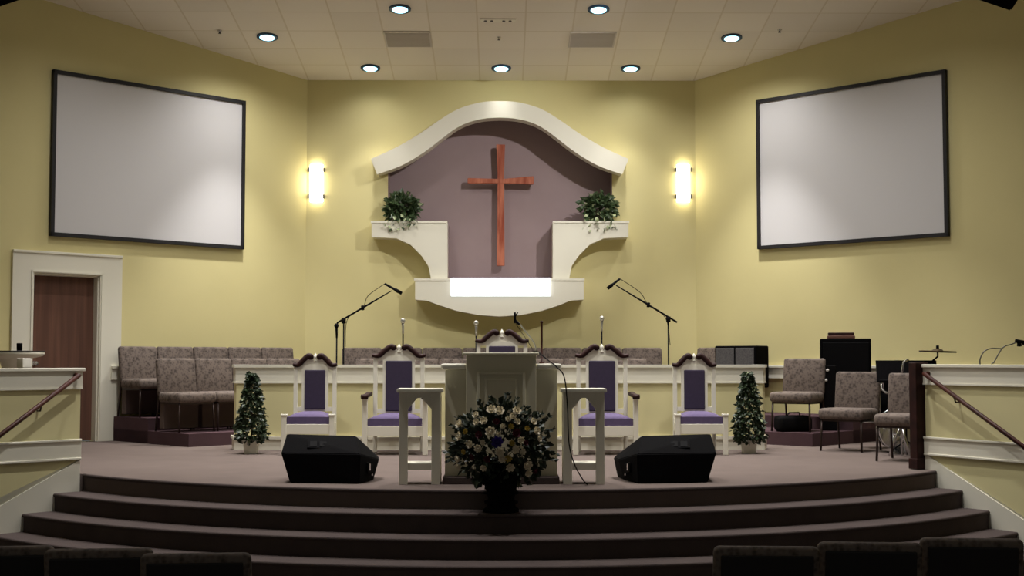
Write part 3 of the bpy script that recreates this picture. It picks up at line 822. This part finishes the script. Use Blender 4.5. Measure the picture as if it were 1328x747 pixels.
# sconces
def sconce(px, label):
    Yc = YB; x, z0 = XZ(px, 262, Yc); _, z1 = XZ(px, 214, Yc)
    t = thing('wall_sconce', label, 'lamp', (x, Yc, (z0 + z1) / 2)); h = (z1 - z0) / 2
    pr = [(.092 * math.cos(a), -.092 * math.sin(a) - .01) for a in [math.pi * k / 14 for k in range(15)]]
    b = MB(); b.prism(pr, -h, h); b.build('lamp_shade', 'sconce', t)
    b = MB(); b.box(-.075, .075, -.01, 0, -h + .03, h - .03); b.build('back_plate', 'clip', t)
    for sx in (-1, 1):
        for sz in (-1, 1):
            b = MB(); b.box(sx * .104 - .010, sx * .104 + .010, -.06, .0, sz * h * .72 - .03, sz * h * .72 + .03, .003); b.build('clip', 'clip', t)
sconce(410.5, 'glowing white half-cylinder wall lamp left of the niche')
sconce(886, 'glowing white half-cylinder wall lamp right of the niche')

# projection screens
def screen(side, label):
    pa, pb = ((318, 130.5, 323), (67.5, 90, 306)) if side < 0 else ((981, 130, 323), (1228, 89.5, 306.5))
    k = math.sqrt(.5)
    def s_of(px, n=.06):
        r = ray(px, 230); tt = r.x / r.y * side
        # X = XC + k s - k n ; Y = YB - k s - k n ; X = tt*Y
        return (tt * (YB - k * n) - XC + k * n) / (k * (1 + tt))
    s0, s1 = s_of(pa[0]), s_of(pb[0])
    Y0, Y1 = WL(s0, .06, side)[1], WL(s1, .06, side)[1]
    z1 = (P(pa[0], pa[1], Y0).z + P(pb[0], pb[1], Y1).z) / 2; z0 = (P(pa[0], pa[2], Y0).z + P(pb[0], pb[2], Y1).z) / 2
    print('screen', side, s0, s1, z0, z1)
    mt = Matrix(((side * k, -side * k, 0, side * XC), (-k, -k, 0, YB), (0, 0, 1, 0), (0, 0, 0, 1)))
    org = mt @ Vector(((s0 + s1) / 2, 0, z0))
    t = thing('projection_screen', label, 'screen', org)
    m2 = Matrix.Translation(-org) @ mt
    b = MB(); w_ = .045
    b.box(s0, s1, .005, .06, z1 - w_, z1); b.box(s0, s1, .005, .06, z0, z0 + w_); b.box(s0, s0 + w_, .005, .06, z0, z1); b.box(s1 - w_, s1, .005, .06, z0, z1)
    b.bm.transform(m2); bmesh.ops.recalc_face_normals(b.bm, faces=b.bm.faces); b.build('frame', 'frame', t)
    b = MB(); b.box(s0 + w_ * .9, s1 - w_ * .9, .008, .035, z0 + w_ * .9, z1 - w_ * .9)
    b.bm.transform(m2); bmesh.ops.recalc_face_normals(b.bm, faces=b.bm.faces); b.build('screen_surface', 'screen', t)
screen(-1, 'black framed blank projection screen on the left wall above the door')
screen(1, 'black framed blank projection screen on the right wall')

# ------------------------------------------------------------------ ceiling fittings
tilt = Matrix.Rotation(-math.atan(SLOPE), 4, 'X')
cans = [(0, 17.96, 'recessed ceiling light centred over the niche'), (-1.80, 17.96, 'recessed ceiling light in the row nearest the back wall, left one'), (1.78, 17.96, 'recessed ceiling light in the row nearest the back wall, right one'),
        (-3.02, 16.84, 'recessed ceiling light nearest the left screen'), (2.98, 16.84, 'recessed ceiling light nearest the right screen'),
        (-1.24, 15.93, 'recessed ceiling light at the top photo edge, left of centre'), (1.19, 15.93, 'recessed ceiling light at the top photo edge, right of centre')]
for x, y, lb in cans:
    t = thing('ceiling_light', lb, 'ceiling light', (x, y, zc(y)), 0)
    t.rotation_euler = (-math.atan(SLOPE), 0, 0)
    b = MB(); b.lathe([(.103, -.001), (.135, -.001), (.135, -.020), (.103, -.020)], 28); b.build('trim_ring', 'ring', t)
    b = MB(); b.lathe([(.104, -.002), (.104, -.014), (.085, -.03), (.05, -.038), (0, -.04)], 28); b.build('lamp', 'lamp', t)
def vent(x0, y0, label):
    y1 = y0 + .52
    t = thing('ceiling_vent', label, 'vent', (x0 + .29, (y0 + y1) / 2, zc((y0 + y1) / 2)))
    t.rotation_euler = (-math.atan(SLOPE), 0, 0)
    b = MB(); b.box(-.30, .30, -.26, -.24, -.014, -.001); b.box(-.30, .30, .24, .26, -.014, -.001); b.box(-.30, -.28, -.26, .26, -.014, -.001); b.box(.28, .30, -.26, .26, -.014, -.001); b.build('frame', 'vent', t)
    b = MB(); b.box(-.28, .28, -.24, .24, -.004, -.001)
    for k in range(16): b.box(-.28, .28, -.235 + k * .03, -.222 + k * .03, -.012, -.003)
    b.build('louvres', 'vent', t)
vent(-1.50, 16.66, 'grey square air vent in the ceiling, left of centre')
vent(.89, 16.66, 'grey square air vent in the ceiling, right of centre')
def sprinkler(px, py, label):
    Y = 17.0
    for _ in range(20):
        p = P(px, py, Y); Y += (p.z - zc(Y)) * -2 if False else 0
        r = ray(px, py); # intersect with plane z = zc(y)
        u = (ZC0 + SLOPE * YB - 1.0) / (r.z + SLOPE * r.y); break
    p = EYE + r * u
    t = thing('sprinkler_head', label, 'sprinkler', (p.x, p.y, zc(p.y)))
    b = MB(); b.lathe([(.0, -.001), (.032, -.001), (.028, -.012), (.012, -.014), (.012, -.035), (0, -.035)], 16); b.build('escutcheon', 'chrome', t)
    b = MB(); b.lathe([(0, -.035), (.02, -.037), (.02, -.041), (0, -.043)], 16); b.build('deflector', 'chair_metal', t)
sprinkler(647, 48, 'small sprinkler head on the ceiling centre line')
sprinkler(285, 39.5, 'small sprinkler head on the ceiling near the left screen')
sprinkler(1011, 38, 'small sprinkler head on the ceiling near the right screen')
# small diffuser plate with four dark slots
r = ray(646, 26); u = (ZC0 + SLOPE * YB - 1.0) / (r.z + SLOPE * r.y); p = EYE + r * u
t = thing('ceiling_plate', 'small pale ceiling plate with four dark holes on the centre line', 'ceiling plate', (p.x, p.y, zc(p.y))); t.rotation_euler = (-math.atan(SLOPE), 0, 0)
b = MB(); b.box(-.22, .22, -.05, .05, -.012, -.001, .003); b.build('plate', 'white', t)
for q in (-.16, -.08, .07, .15):
    b = MB(); b.lathe([(0, -.011), (.02, -.011), (.02, -.016), (0, -.016)], 12, Matrix.Translation((q, 0, 0))); b.build('hole', 'chair_metal', t)

# hanging speakers at the top corners
def hang(pts, Y, label):
    p = [P(x, y, Y) for x, y in pts]
    c = sum(p, Vector()) / len(p)
    t = thing('hanging_speaker', label, 'loudspeaker', c)
    far = [q + Vector((.19 if c.x > 0 else -.19, .45, .14)) for q in p]
    b = MB(); b.hull([q - c for q in p + far], .01); b.build('cabinet', 'black', t)
    ctr = (sum(far, Vector()) / 4 + c) / 2
    for sx in (-.2, .2):
        b = MB(); b.tube([(ctr.x + sx - c.x, ctr.y - c.y, ctr.z - c.z), (ctr.x + sx - c.x, ctr.y - c.y, zc(ctr.y) - c.z)], .006, 6); b.build('cable', 'chair_metal', t)
hang([(-40, 22), (34, -3), (10, -75), (-64, -50)], 11.0, 'dark hanging speaker cut off at the top left corner of the photo')
hang([(1267, -1), (1311, 14), (1345, -40), (1300, -58)], 11.0, 'dark hanging speaker cut off at the top right corner of the photo')

# ------------------------------------------------------------------ microphones
def mic_stand(px, Y, ztop, label, zf=0, boom=None, head='silver', r=.009, basis=True, pole_px=None):
    """straight stand; boom = (pivot py, tail px/py, head px/py, mic ends)"""
    x = cxm(px, Y)
    t = thing('microphone_stand', label, 'microphone stand', (x, Y, zf))
    b = MB(); b.lathe([(0, 0), (.11, 0), (.11, .015), (.03, .03), (0, .03)], 20); b.build('base', 'blackmat', t)
    b = MB(); b.tube([(0, 0, .02), (0, 0, ztop - zf)], r, 8); b.build('pole', 'blackmat', t)
    o = Vector((x, Y, zf))
    if boom:
        a, h, m1, m2 = [P(q[0], q[1], Y - .02) - o for q in boom]
        b = MB(); b.tube([a, a.lerp(h, .5), h], [.011, .011, .006], 8)
        b.build('boom', 'blackmat', t)
        mid = a.lerp(h, .47)
        b = MB(); b.lathe([(0, -.03), (.02, -.025), (.02, .025), (0, .03)], 12, Matrix.Translation(mid)); b.build('clutch', 'blackmat', t)
        b = MB(); b.lathe([(0, -.035), (.026, -.03), (.026, .03), (0, .035)], 12, Matrix.Translation((0, -.01, ztop - zf))); b.build('clutch', 'blackmat', t)
        b = MB(); b.tube([m1, m1.lerp(m2, .6), m1.lerp(m2, .62), m2], [.013, .015, .022, .02], 10); b.build('microphone', 'blackmat', t)
        b = MB(); b.tube(spline([tuple(m1), tuple(m1.lerp(a, .35) + Vector((0, 0, .02))), tuple(mid), tuple(mid.lerp(a, .6) - Vector((0, 0, .03))), (0.02, 0, ztop - zf - .3)], 5), .004, 5); b.build('microphone_cable', 'blackmat', t)
    else:
        z = ztop - zf
        b = MB(); b.tube([(0, 0, z - .02), (.0, -.01, z + .03), (.0, -.03, z + .10)], [.012, .014, .016], 10); b.build('microphone', 'blackmat' if head != 'silver' else 'mic_silver', t)
        b = MB(); b.lathe([(0, -.03), (.018, -.024), (.028, 0), (.020, .026), (0, .034)], 14, Matrix.Translation((0, -.035, z + .12))); b.build('microphone_head', 'mic_silver' if head == 'silver' else 'blackmat', t)
    return t
mic_stand(445.5, 15.2, P(447, 416, 15.2).z, 'boom microphone stand with raised arm behind the partition at left', 0, [(437, 419), (508, 377), (499, 368), (521, 380.5)])
mic_stand(867, 15.2, P(865, 414, 15.2).z, 'boom microphone stand with raised arm behind the partition at right', 0, [(878, 418), (799, 370), (804, 361.5), (788, 374)])
mic_stand(436.5, 15.6, P(436, 436, 15.6).z, 'straight microphone stand beside the left boom stand', 0, None, 'dark')
mic_stand(522.5, 15.1, P(522, 430, 15.1).z, 'silver headed microphone on a pole behind the tall chair left of the pulpit')
mic_stand(780.5, 15.1, P(780, 427, 15.1).z, 'silver headed microphone on a pole behind the tall chair right of the pulpit')
mic_stand(617.5, 15.1, P(617, 433, 15.1).z, 'silver headed microphone on a pole behind the pulpit, left side')
# pole standing on the pulpit's right wing
x = cxm(702.5, 11.02)
t = thing('pulpit_pole', 'thin dark pole standing on the right wing of the pulpit', 'pole', (x, 11.02, .966))
b = MB(); b.lathe([(0, 0), (.022, 0), (.022, .01), (.009, .014), (.009, P(702, 419, 10.9).z - .965), (.013, P(702, 418, 10.9).z - .965), (.013, P(702, 416, 10.9).z - .965), (0, P(702, 415.5, 10.9).z - .965)], 12); b.build('pole', 'rail', t)
# gooseneck pulpit microphone
Y = 10.85; c = P(694, 458, Y)
t = thing('gooseneck_microphone', 'silver gooseneck microphone leaning left above the pulpit top', 'microphone', (c.x, Y, 1.055))
o = Vector((c.x, Y, 1.055))
q = [P(a, b_, Y) - o for a, b_ in ((695, 457), (694.5, 450), (691, 442), (680, 428), (672, 418))]; q[0].z = 0
b = MB(); b.tube(spline([tuple(v) for v in q], 5), .006, 8); b.build('gooseneck', 'mic_silver', t)
b = MB(); b.tube([P(674, 421, Y) - o, P(668, 416, Y) - o], [.009, .014], 8); b.tube([P(668, 419, Y) - o, P(667.5, 405, Y) - o], [.011, .009], 8); b.tube([P(668, 411, Y) - o, P(671.5, 405, Y) - o], .006, 6); b.build('microphone', 'blackmat', t)
b = MB(); b.lathe([(0, 0), (.025, 0), (.022, .012), (0, .014)], 14); b.build('base', 'blackmat', t)
b = MB(); b.tube([P(669, 420, Y) - o, P(680, 436, Y + .01) - o, P(691, 453, Y + .01) - o], .0025, 6); b.build('wire', 'blackmat', t)
# cable hanging from pulpit to the floor
pts = [P(698, 461, 10.95), P(712, 468, 10.75), P(722, 476, 10.6), P(732, 490, 10.56), P(736, 530, 10.56), P(738, 575, 10.56), P(745, 602, 10.54), P(756, 622, 10.52), P(762, 627, 10.55)]
pts[0] = Vector((P(698, 461, 10.95).x, 10.95, 1.06)); pts[-1].z = .006
b = MB(); b.tube(spline([tuple(p) for p in pts], 6), .005, 6)
tag(b.build('microphone_cable', 'blackmat'), 'black cable hanging from the pulpit top down past the right side table', 'cable')

# ------------------------------------------------------------------ objects at the far right
k = math.sqrt(.5)
# grey grilled amplifier on a stand
x, y = WL(1.0, .36, 1)
t = thing('guitar_amplifier', 'black amplifier with grey grille behind the right end of the partition', 'amplifier', (x, y, .30), R(-45))
b = MB(); b.box(-.33, .33, -.15, .15, .33, .88, .02, 3); b.build('cabinet', 'black', t)
for sx in (-1, 1):
    b = MB(); a0, a1 = sorted((sx * .012, sx * .30)); b.box(a0, a1, -.162, -.148, .37, .85, .006); b.build('grille', 'grille', t)
for sx in (-1, 1):
    b = MB(); b.tube([(sx * .26, -.14, 0), (sx * .26, .0, .33), (sx * .26, .14, 0)], .012, 8); b.build('stand_leg', 'chair_metal', t)
# tall black speaker cabinet
Y = 16.12; x0, x1 = cxm(1063, Y), cxm(1131, Y); zt_ = P(1097, 439, Y).z
t = thing('speaker_cabinet', 'large black speaker cabinet standing against the right wall', 'loudspeaker', ((x0 + x1) / 2, Y, 0), R(-12))
hw = (x1 - x0) / 2 - .02
b = MB(); b.box(-hw, hw, .0, .30, 0.315, zt_, .015, 3); b.build('cabinet', 'black', t)
b = MB(); b.box(-hw + .03, hw - .03, -.012, .004, .36, zt_ - .05, .005); b.build('grille', 'blackmat', t)
for sx in (-1, 1):
    b = MB(); b.box(sx * (hw - .06) - .03, sx * (hw - .06) + .03, .02, .27, .30, .318); b.build('foot', 'blackmat', t)
x0, x1 = cxm(1077.5, Y), cxm(1112, Y)
t = thing('equipment_case', 'small brown case lying on top of the large black speaker', 'case', ((x0 + x1) / 2, Y + .14, zt_), R(-12))
b = MB(); b.box(-.165, .165, -.10, .10, 0, .035, .005); b.build('case_body', 'box_brown', t)
b = MB(); b.box(-.155, .155, -.09, .09, .035, .075, .008); b.build('lid', 'mahog', t)
# small mixer with white discs in front of the cabinet (between the chairs)
Y = 15.80; t = thing('equipment_rack', 'dark equipment box with small white discs beside the large speaker', 'equipment', (cxm(1073, Y), Y, .15), R(-15))
b = MB(); b.box(-.10, .10, 0, .18, 0, .78, .01); b.build('case_body', 'blackmat', t)
for (q, zz) in ((.0, .72), (-.02, .60)):
    b = MB(); b.lathe([(0, 0), (.019, 0), (.016, .010), (0, .012)], 16, Matrix.Translation((q, 0, zz)) @ Matrix.Rotation(R(90), 4, 'X')); b.build('white_disc', 'paper', t)
# black bag under chair
Y = 15.72; c = P(1026, 556, Y)
t = thing('equipment_bag', 'black bag on the carpeted riser under the right chair', 'bag', (c.x - .0, 15.62, .15), R(10))
b = MB(); b.box(-.21, .21, -.11, .11, 0, .19, .05, 3); b.build('bag_body', 'blackmat', t, True)
b = MB(); b.tube([(-.08, -.02, .185), (-.06, -.04, .225), (.06, -.04, .225), (.08, -.02, .185)], .008, 8); b.build('handle', 'dark_shell', t)

# drum kit: each drum a thing
def drum(name, loc, rot, r_, h, label, cat='drum', hw='chrome', head='blackmat'):
    t = thing(name, label, cat, loc); t.rotation_euler = rot
    b = MB(); b.lathe([(0, 0.004), (r_, .004), (r_, h - .004), (0, h - .004)], 32); b.build('shell', 'black', t)
    for z in (0, h):
        b = MB(); b.lathe([(r_, z - .012), (r_ + .012, z - .012), (r_ + .012, z + .012), (r_, z + .012)], 32); b.build('hoop', hw, t)
        b = MB(); b.lathe([(0, z - .003), (r_ - .002, z - .003), (r_ - .002, z + .003), (0, z + .003)], 32); b.build('drum_head', head, t)
    for q in range(8):
        a = 2 * math.pi * q / 8
        b = MB(); b.tube([((r_ + .012) * math.cos(a), (r_ + .012) * math.sin(a), .02), ((r_ + .012) * math.cos(a), (r_ + .012) * math.sin(a), h - .02)], .006, 6); b.build('lug', 'chrome', t)
    return t
Yd = 14.35
drum('bass_drum', (cxm(1166, Yd), Yd + .1, .24), (R(90), 0, R(-10)), .22, .30, 'black bass drum lying on its side behind the chair by the dark post')
x = cxm(1158, Yd); drum('tom_drum', (x + .0, Yd - .14, .72), (R(35), 0, R(-25)), .16, .20, 'black rack tom tilted above the bass drum', head='blackmat')
drum('floor_tom', (cxm(1140, 14.9) - .02, 15.0, .30), (0, 0, 0), .17, .36, 'black floor tom left of the bass drum')
# pedal hardware in front of the bass drum
t = thing('drum_pedal', 'chrome bass drum pedal glinting under the rightmost stage chair', 'drum pedal', (cxm(1163, 13.95), 13.93, 0), R(-15))
b = MB(); b.box(-.05, .05, -.14, .14, .0, .012, .003); b.build('base', 'chrome', t)
b = MB(); b.box(-.045, .045, -.13, .10, .0, .014, .003, 2, Matrix.Translation((0, 0, .03)) @ Matrix.Rotation(R(14), 4, 'X')); b.build('footboard', 'chrome', t)
for sx in (-1, 1):
    b = MB(); b.tube([(sx * .05, .11, 0), (sx * .05, .11, .2)], .009, 8); b.build('post', 'chrome', t)
b = MB(); b.tube([(-.06, .11, .2), (.06, .11, .2)], .009, 8); b.tube([(0, .11, .2), (0, .02, .33)], .006, 8); b.lathe([(0, -.03), (.022, -.02), (.022, .02), (0, .03)], 12, Matrix.Translation((0, .02, .34))); b.build('beater', 'chrome', t)
# cymbal on stand
Yc = 13.9; c = P(1216, 455, Yc)
t = thing('cymbal', 'thin crash cymbal on a stand above the right low wall', 'cymbal', (c.x, Yc, 0))
b = MB(); b.lathe([(0, .0), (.19, .004), (.19, -.010), (.06, .006), (.045, .022), (0, .034), (0, .03), (.04, .018), (.055, .010)], 32, Matrix.Translation((0, 0, c.z - .005)) @ Matrix.Rotation(R(2), 4, 'Y'));
bpy_c = b.build('cymbal_plate', 'brass', t)
b = MB(); b.tube([(0, 0, c.z + .05), (0, 0, c.z - .06), (-.05, .0, c.z - .10), (-.05, 0, .25)], .010, 8); b.build('pole', 'blackmat', t)
b = MB(); b.lathe([(0, .0), (.016, .0), (.016, .035), (0, .04)], 12, Matrix.Translation((0, 0, c.z + .02))); b.build('wing_nut', 'blackmat', t)
for q in range(3):
    a = R(90 + 120 * q); b = MB(); b.tube([(-.05, 0, .4), (-.05 + .25 * math.cos(a), .25 * math.sin(a), .01)], .010, 8); b.build('leg', 'chrome', t)
# flat black electronic pad / music desk between drum and post
Yq = 13.85; t = thing('music_stand', 'black music stand with tilted desk behind the dark wooden post', 'music stand', (cxm(1176, Yq) , Yq + .05, 0), R(-10))
b = MB(); b.box(-.30, .32, -.01, .01, -.16, .10, .004, 2, Matrix.Translation((0, 0, .90)) @ Matrix.Rotation(R(-30), 4, 'X')); b.build('desk', 'black', t)
b = MB(); b.box(-.28, .30, -.05, .0, -.17, -.155, .003, 2, Matrix.Translation((0, 0, .90)) @ Matrix.Rotation(R(-30), 4, 'X')); b.build('ledge', 'blackmat', t)
b = MB(); b.tube([(0, .02, .0), (0, .02, .88)], .010, 8); b.build('pole', 'blackmat', t)
for q in range(3):
    a = R(30 + 120 * q); b = MB(); b.tube([(0, .02, .15), (.2 * math.cos(a), .02 + .2 * math.sin(a), .01)], .008, 8); b.build('leg', 'blackmat', t)
b = MB(); b.tube([P(1168, 490, 13.62) - Vector((0, 0, 0)), P(1172, 470, 13.62), P(1178, 466, 13.62)], .012, 8)
b.bm.transform(Matrix.Identity(4)); 
for v in b.bm.verts: pass
o = b.build('microphone_arm', 'chrome'); 
# stand it on the floor
bb = MB(); bb.tube([P(1168, 490, 13.62), (P(1168, 490, 13.62).x, 13.62, .01)], .009, 8)
t = thing('hihat_stand', 'chrome angled stand rod beside the dark wooden post', 'stand', (P(1168, 490, 13.62).x, 13.62, 0))
me = o.data; me.transform(Matrix.Translation(-Vector(t.location))); o.parent = t; o.name = 'angled_rod'
p_ = bb.build('pole', 'chrome'); p_.data.transform(Matrix.Translation(-Vector(t.location))); p_.parent = t
for q in range(3):
    a = R(50 + 120 * q); b = MB(); b.tube([(0, 0, .34), (.13 * math.cos(a), .13 * math.sin(a), .01)], .011, 8); b.build('leg', 'chrome', t)

# boom microphone at the right photo edge
Y = 12.6
a = P(1345, 446, Y)
t = thing('microphone_stand', 'black boom microphone entering from the right photo edge above the low wall', 'microphone stand', (a.x + .1, Y, 0))
o = Vector(t.location)
b = MB(); b.tube([(0, 0, 0.01), (0, 0, a.z - .0)], .010, 8); b.build('pole', 'blackmat', t)
b = MB(); b.tube([(0, 0, a.z), P(1326, 446, Y) - o], .010, 8); b.build('boom', 'blackmat', t)
b = MB(); b.tube([P(1330, 444, Y) - o, P(1317, 442, Y) - o], [.016, .02], 10); b.lathe([(0, -.02), (.022, -.015), (.022, .015), (0, .02)], 12, Matrix.Translation(P(1322, 447, Y) - o)); b.build('microphone', 'blackmat', t)
b = MB(); b.lathe([(0, 0), (.12, 0), (.12, .015), (0, .03)], 20); b.build('base', 'blackmat', t)
for nm, pp, lb in (('looped_cable', [(1271, 476), (1271, 466), (1276, 456), (1285, 452), (1294, 452), (1300, 452)], 'thin looped cable arching above the right low wall, left one'),
               ('looped_cable', [(1286, 477), (1289, 470), (1295, 459), (1299, 452.5), (1304, 448.5), (1310, 447), (1318, 444)], 'thin looped cable rising to the microphone above the right low wall')):
    Yk = 12.3 if pp[0][0] == 1271 else 12.45
    q = [P(a_, b_, Yk) for a_, b_ in pp]
    q = [Vector((q[0].x, Yk, .0)), Vector((q[0].x, Yk, .5))] + q
    b = MB(); b.tube(spline([tuple(v) for v in q], 5), .006, 6)
    tag(b.build(nm, 'clip'), lb, 'cable')

# ------------------------------------------------------------------ white pedestal table behind the left low wall
Y = 13.0; x = cxm(16, Y)
z1 = P(30, 456, Y).z
t = thing('pedestal_table', 'pale flared pedestal table behind the low wall at the left photo edge', 'table', (x, Y, 0))
b = MB(); b.lathe([(0, 0), (.16, 0), (.14, .03), (.07, .06), (.06, .5), (.085, z1 - .20), (.12, z1 - .08), (.28, z1 - .045), (.30, z1 - .03), (.30, z1), (.0, z1)], 28); b.build('pedestal', 'white', t)
b = MB(); b.lathe([(0, z1), (.305, z1), (.305, z1 + .008), (0, z1 + .008)], 28); b.build('table_top', 'dark_shell', t)
b = MB(); b.lathe([(0, 0), (.026, 0), (.028, .07), (.024, .075), (0, .075)], 16, Matrix.Translation((cxm(25, Y), Y, z1 + .008)))
tag(b.build('black_cup', 'blackmat'), 'small black cup standing on the pale pedestal table', 'cup')
b = MB(); b.box(-.06, .05, -.04, .04, 0, .085, .006); o = b.build('white_box', 'paper'); o.location = (cxm(34, 11.75), 11.78, .925)
o.location = (P(34, 478, 11.55).x, 11.50, .925); tag(o, 'small white box on top of the left low wall', 'box')
o.rotation_euler = (0, 0, R(-43))

# ------------------------------------------------------------------ lights
def spot(x, y, z, e, size=150, blend=.6, aim=None, col=(1, .975, .955), rad=.09):
    l = bpy.data.lights.new('downlight', 'SPOT'); l.energy = e; l.spot_size = R(size); l.spot_blend = blend; l.shadow_soft_size = rad; l.color = col
    o = bpy.data.objects.new('downlight', l); C.objects.link(o); o.location = (x, y, z)
    if aim: o.rotation_euler = (Vector(aim) - Vector((x, y, z))).to_track_quat('-Z', 'Y').to_euler()
    return o
E = 260
def can_light(x, y, e):
    z = zc(y) - .06
    spot(x, y, z, e * 1.5, 66, .7); spot(x, y, z, e * .5, 150, 1.0)
for x, y, lb in cans: can_light(x, y, E * (.05 if x == 0 else .2 if y > 17.5 else 1.15))
# theatre spotlight over the front rows, aimed at the cross
sx_, sy_ = 2.6, 13.0; sz_ = zc(13.0) - .28
spot(sx_, sy_, sz_, 560, 42, .8, (-0.1, YB, 3.2), rad=.06)
t = thing('stage_spotlight', 'black theatre spotlight hanging above the top edge of the photo', 'spotlight', (sx_, sy_, sz_))
q_ = (Vector((-.1, YB, 3.2)) - Vector((sx_, sy_, sz_))).to_track_quat('Z', 'Y').to_matrix().to_4x4()
b = MB(); b.lathe([(0, -.30), (.07, -.30), (.085, -.06), (.095, -.02), (.085, -.02), (.075, -.06), (0, -.07)], 20, q_); b.build('lamp_housing', 'blackmat', t)
b = MB(); b.tube([(-.04, -.1, .02), (-.04, -.1, .27)], .012, 8); b.build('mounting_pole', 'blackmat', t)
# further cans of the same kind, in the ceiling nearer the audience (above the photo's top edge)
for x, y in ((-3.9, 14.6), (3.9, 14.6), (-1.8, 13.6), (1.8, 13.6), (0, 12.9), (-2.6, 12.2), (2.6, 12.2), (-2.2, 10.3), (2.2, 10.3)):
    t = thing('ceiling_light', 'recessed ceiling light above the top edge of the photo', 'ceiling light', (x, y, zc(y)), 0, 'ceiling lights above the photo edge'); t.rotation_euler = (-math.atan(SLOPE), 0, 0)
    b = MB(); b.lathe([(.103, -.001), (.135, -.001), (.135, -.020), (.103, -.020)], 28); b.build('trim_ring', 'ring', t)
    b = MB(); b.lathe([(.104, -.002), (.104, -.014), (.085, -.03), (.05, -.038), (0, -.04)], 28); b.build('lamp', 'lamp', t)
    can_light(x, y, E * (1.0 if y > 13 else 1.1))
w = bpy.data.worlds.new('world'); S.world = w; w.use_nodes = True
w.node_tree.nodes['Background'].inputs['Color'].default_value = (.66, .68, .66, 1)
w.node_tree.nodes['Background'].inputs['Strength'].default_value = .13
S.view_settings.view_transform = 'Standard'; S.view_settings.look = 'None'; S.view_settings.gamma = 1
S.view_settings.use_curve_mapping = False; S.view_settings.exposure = 0.2
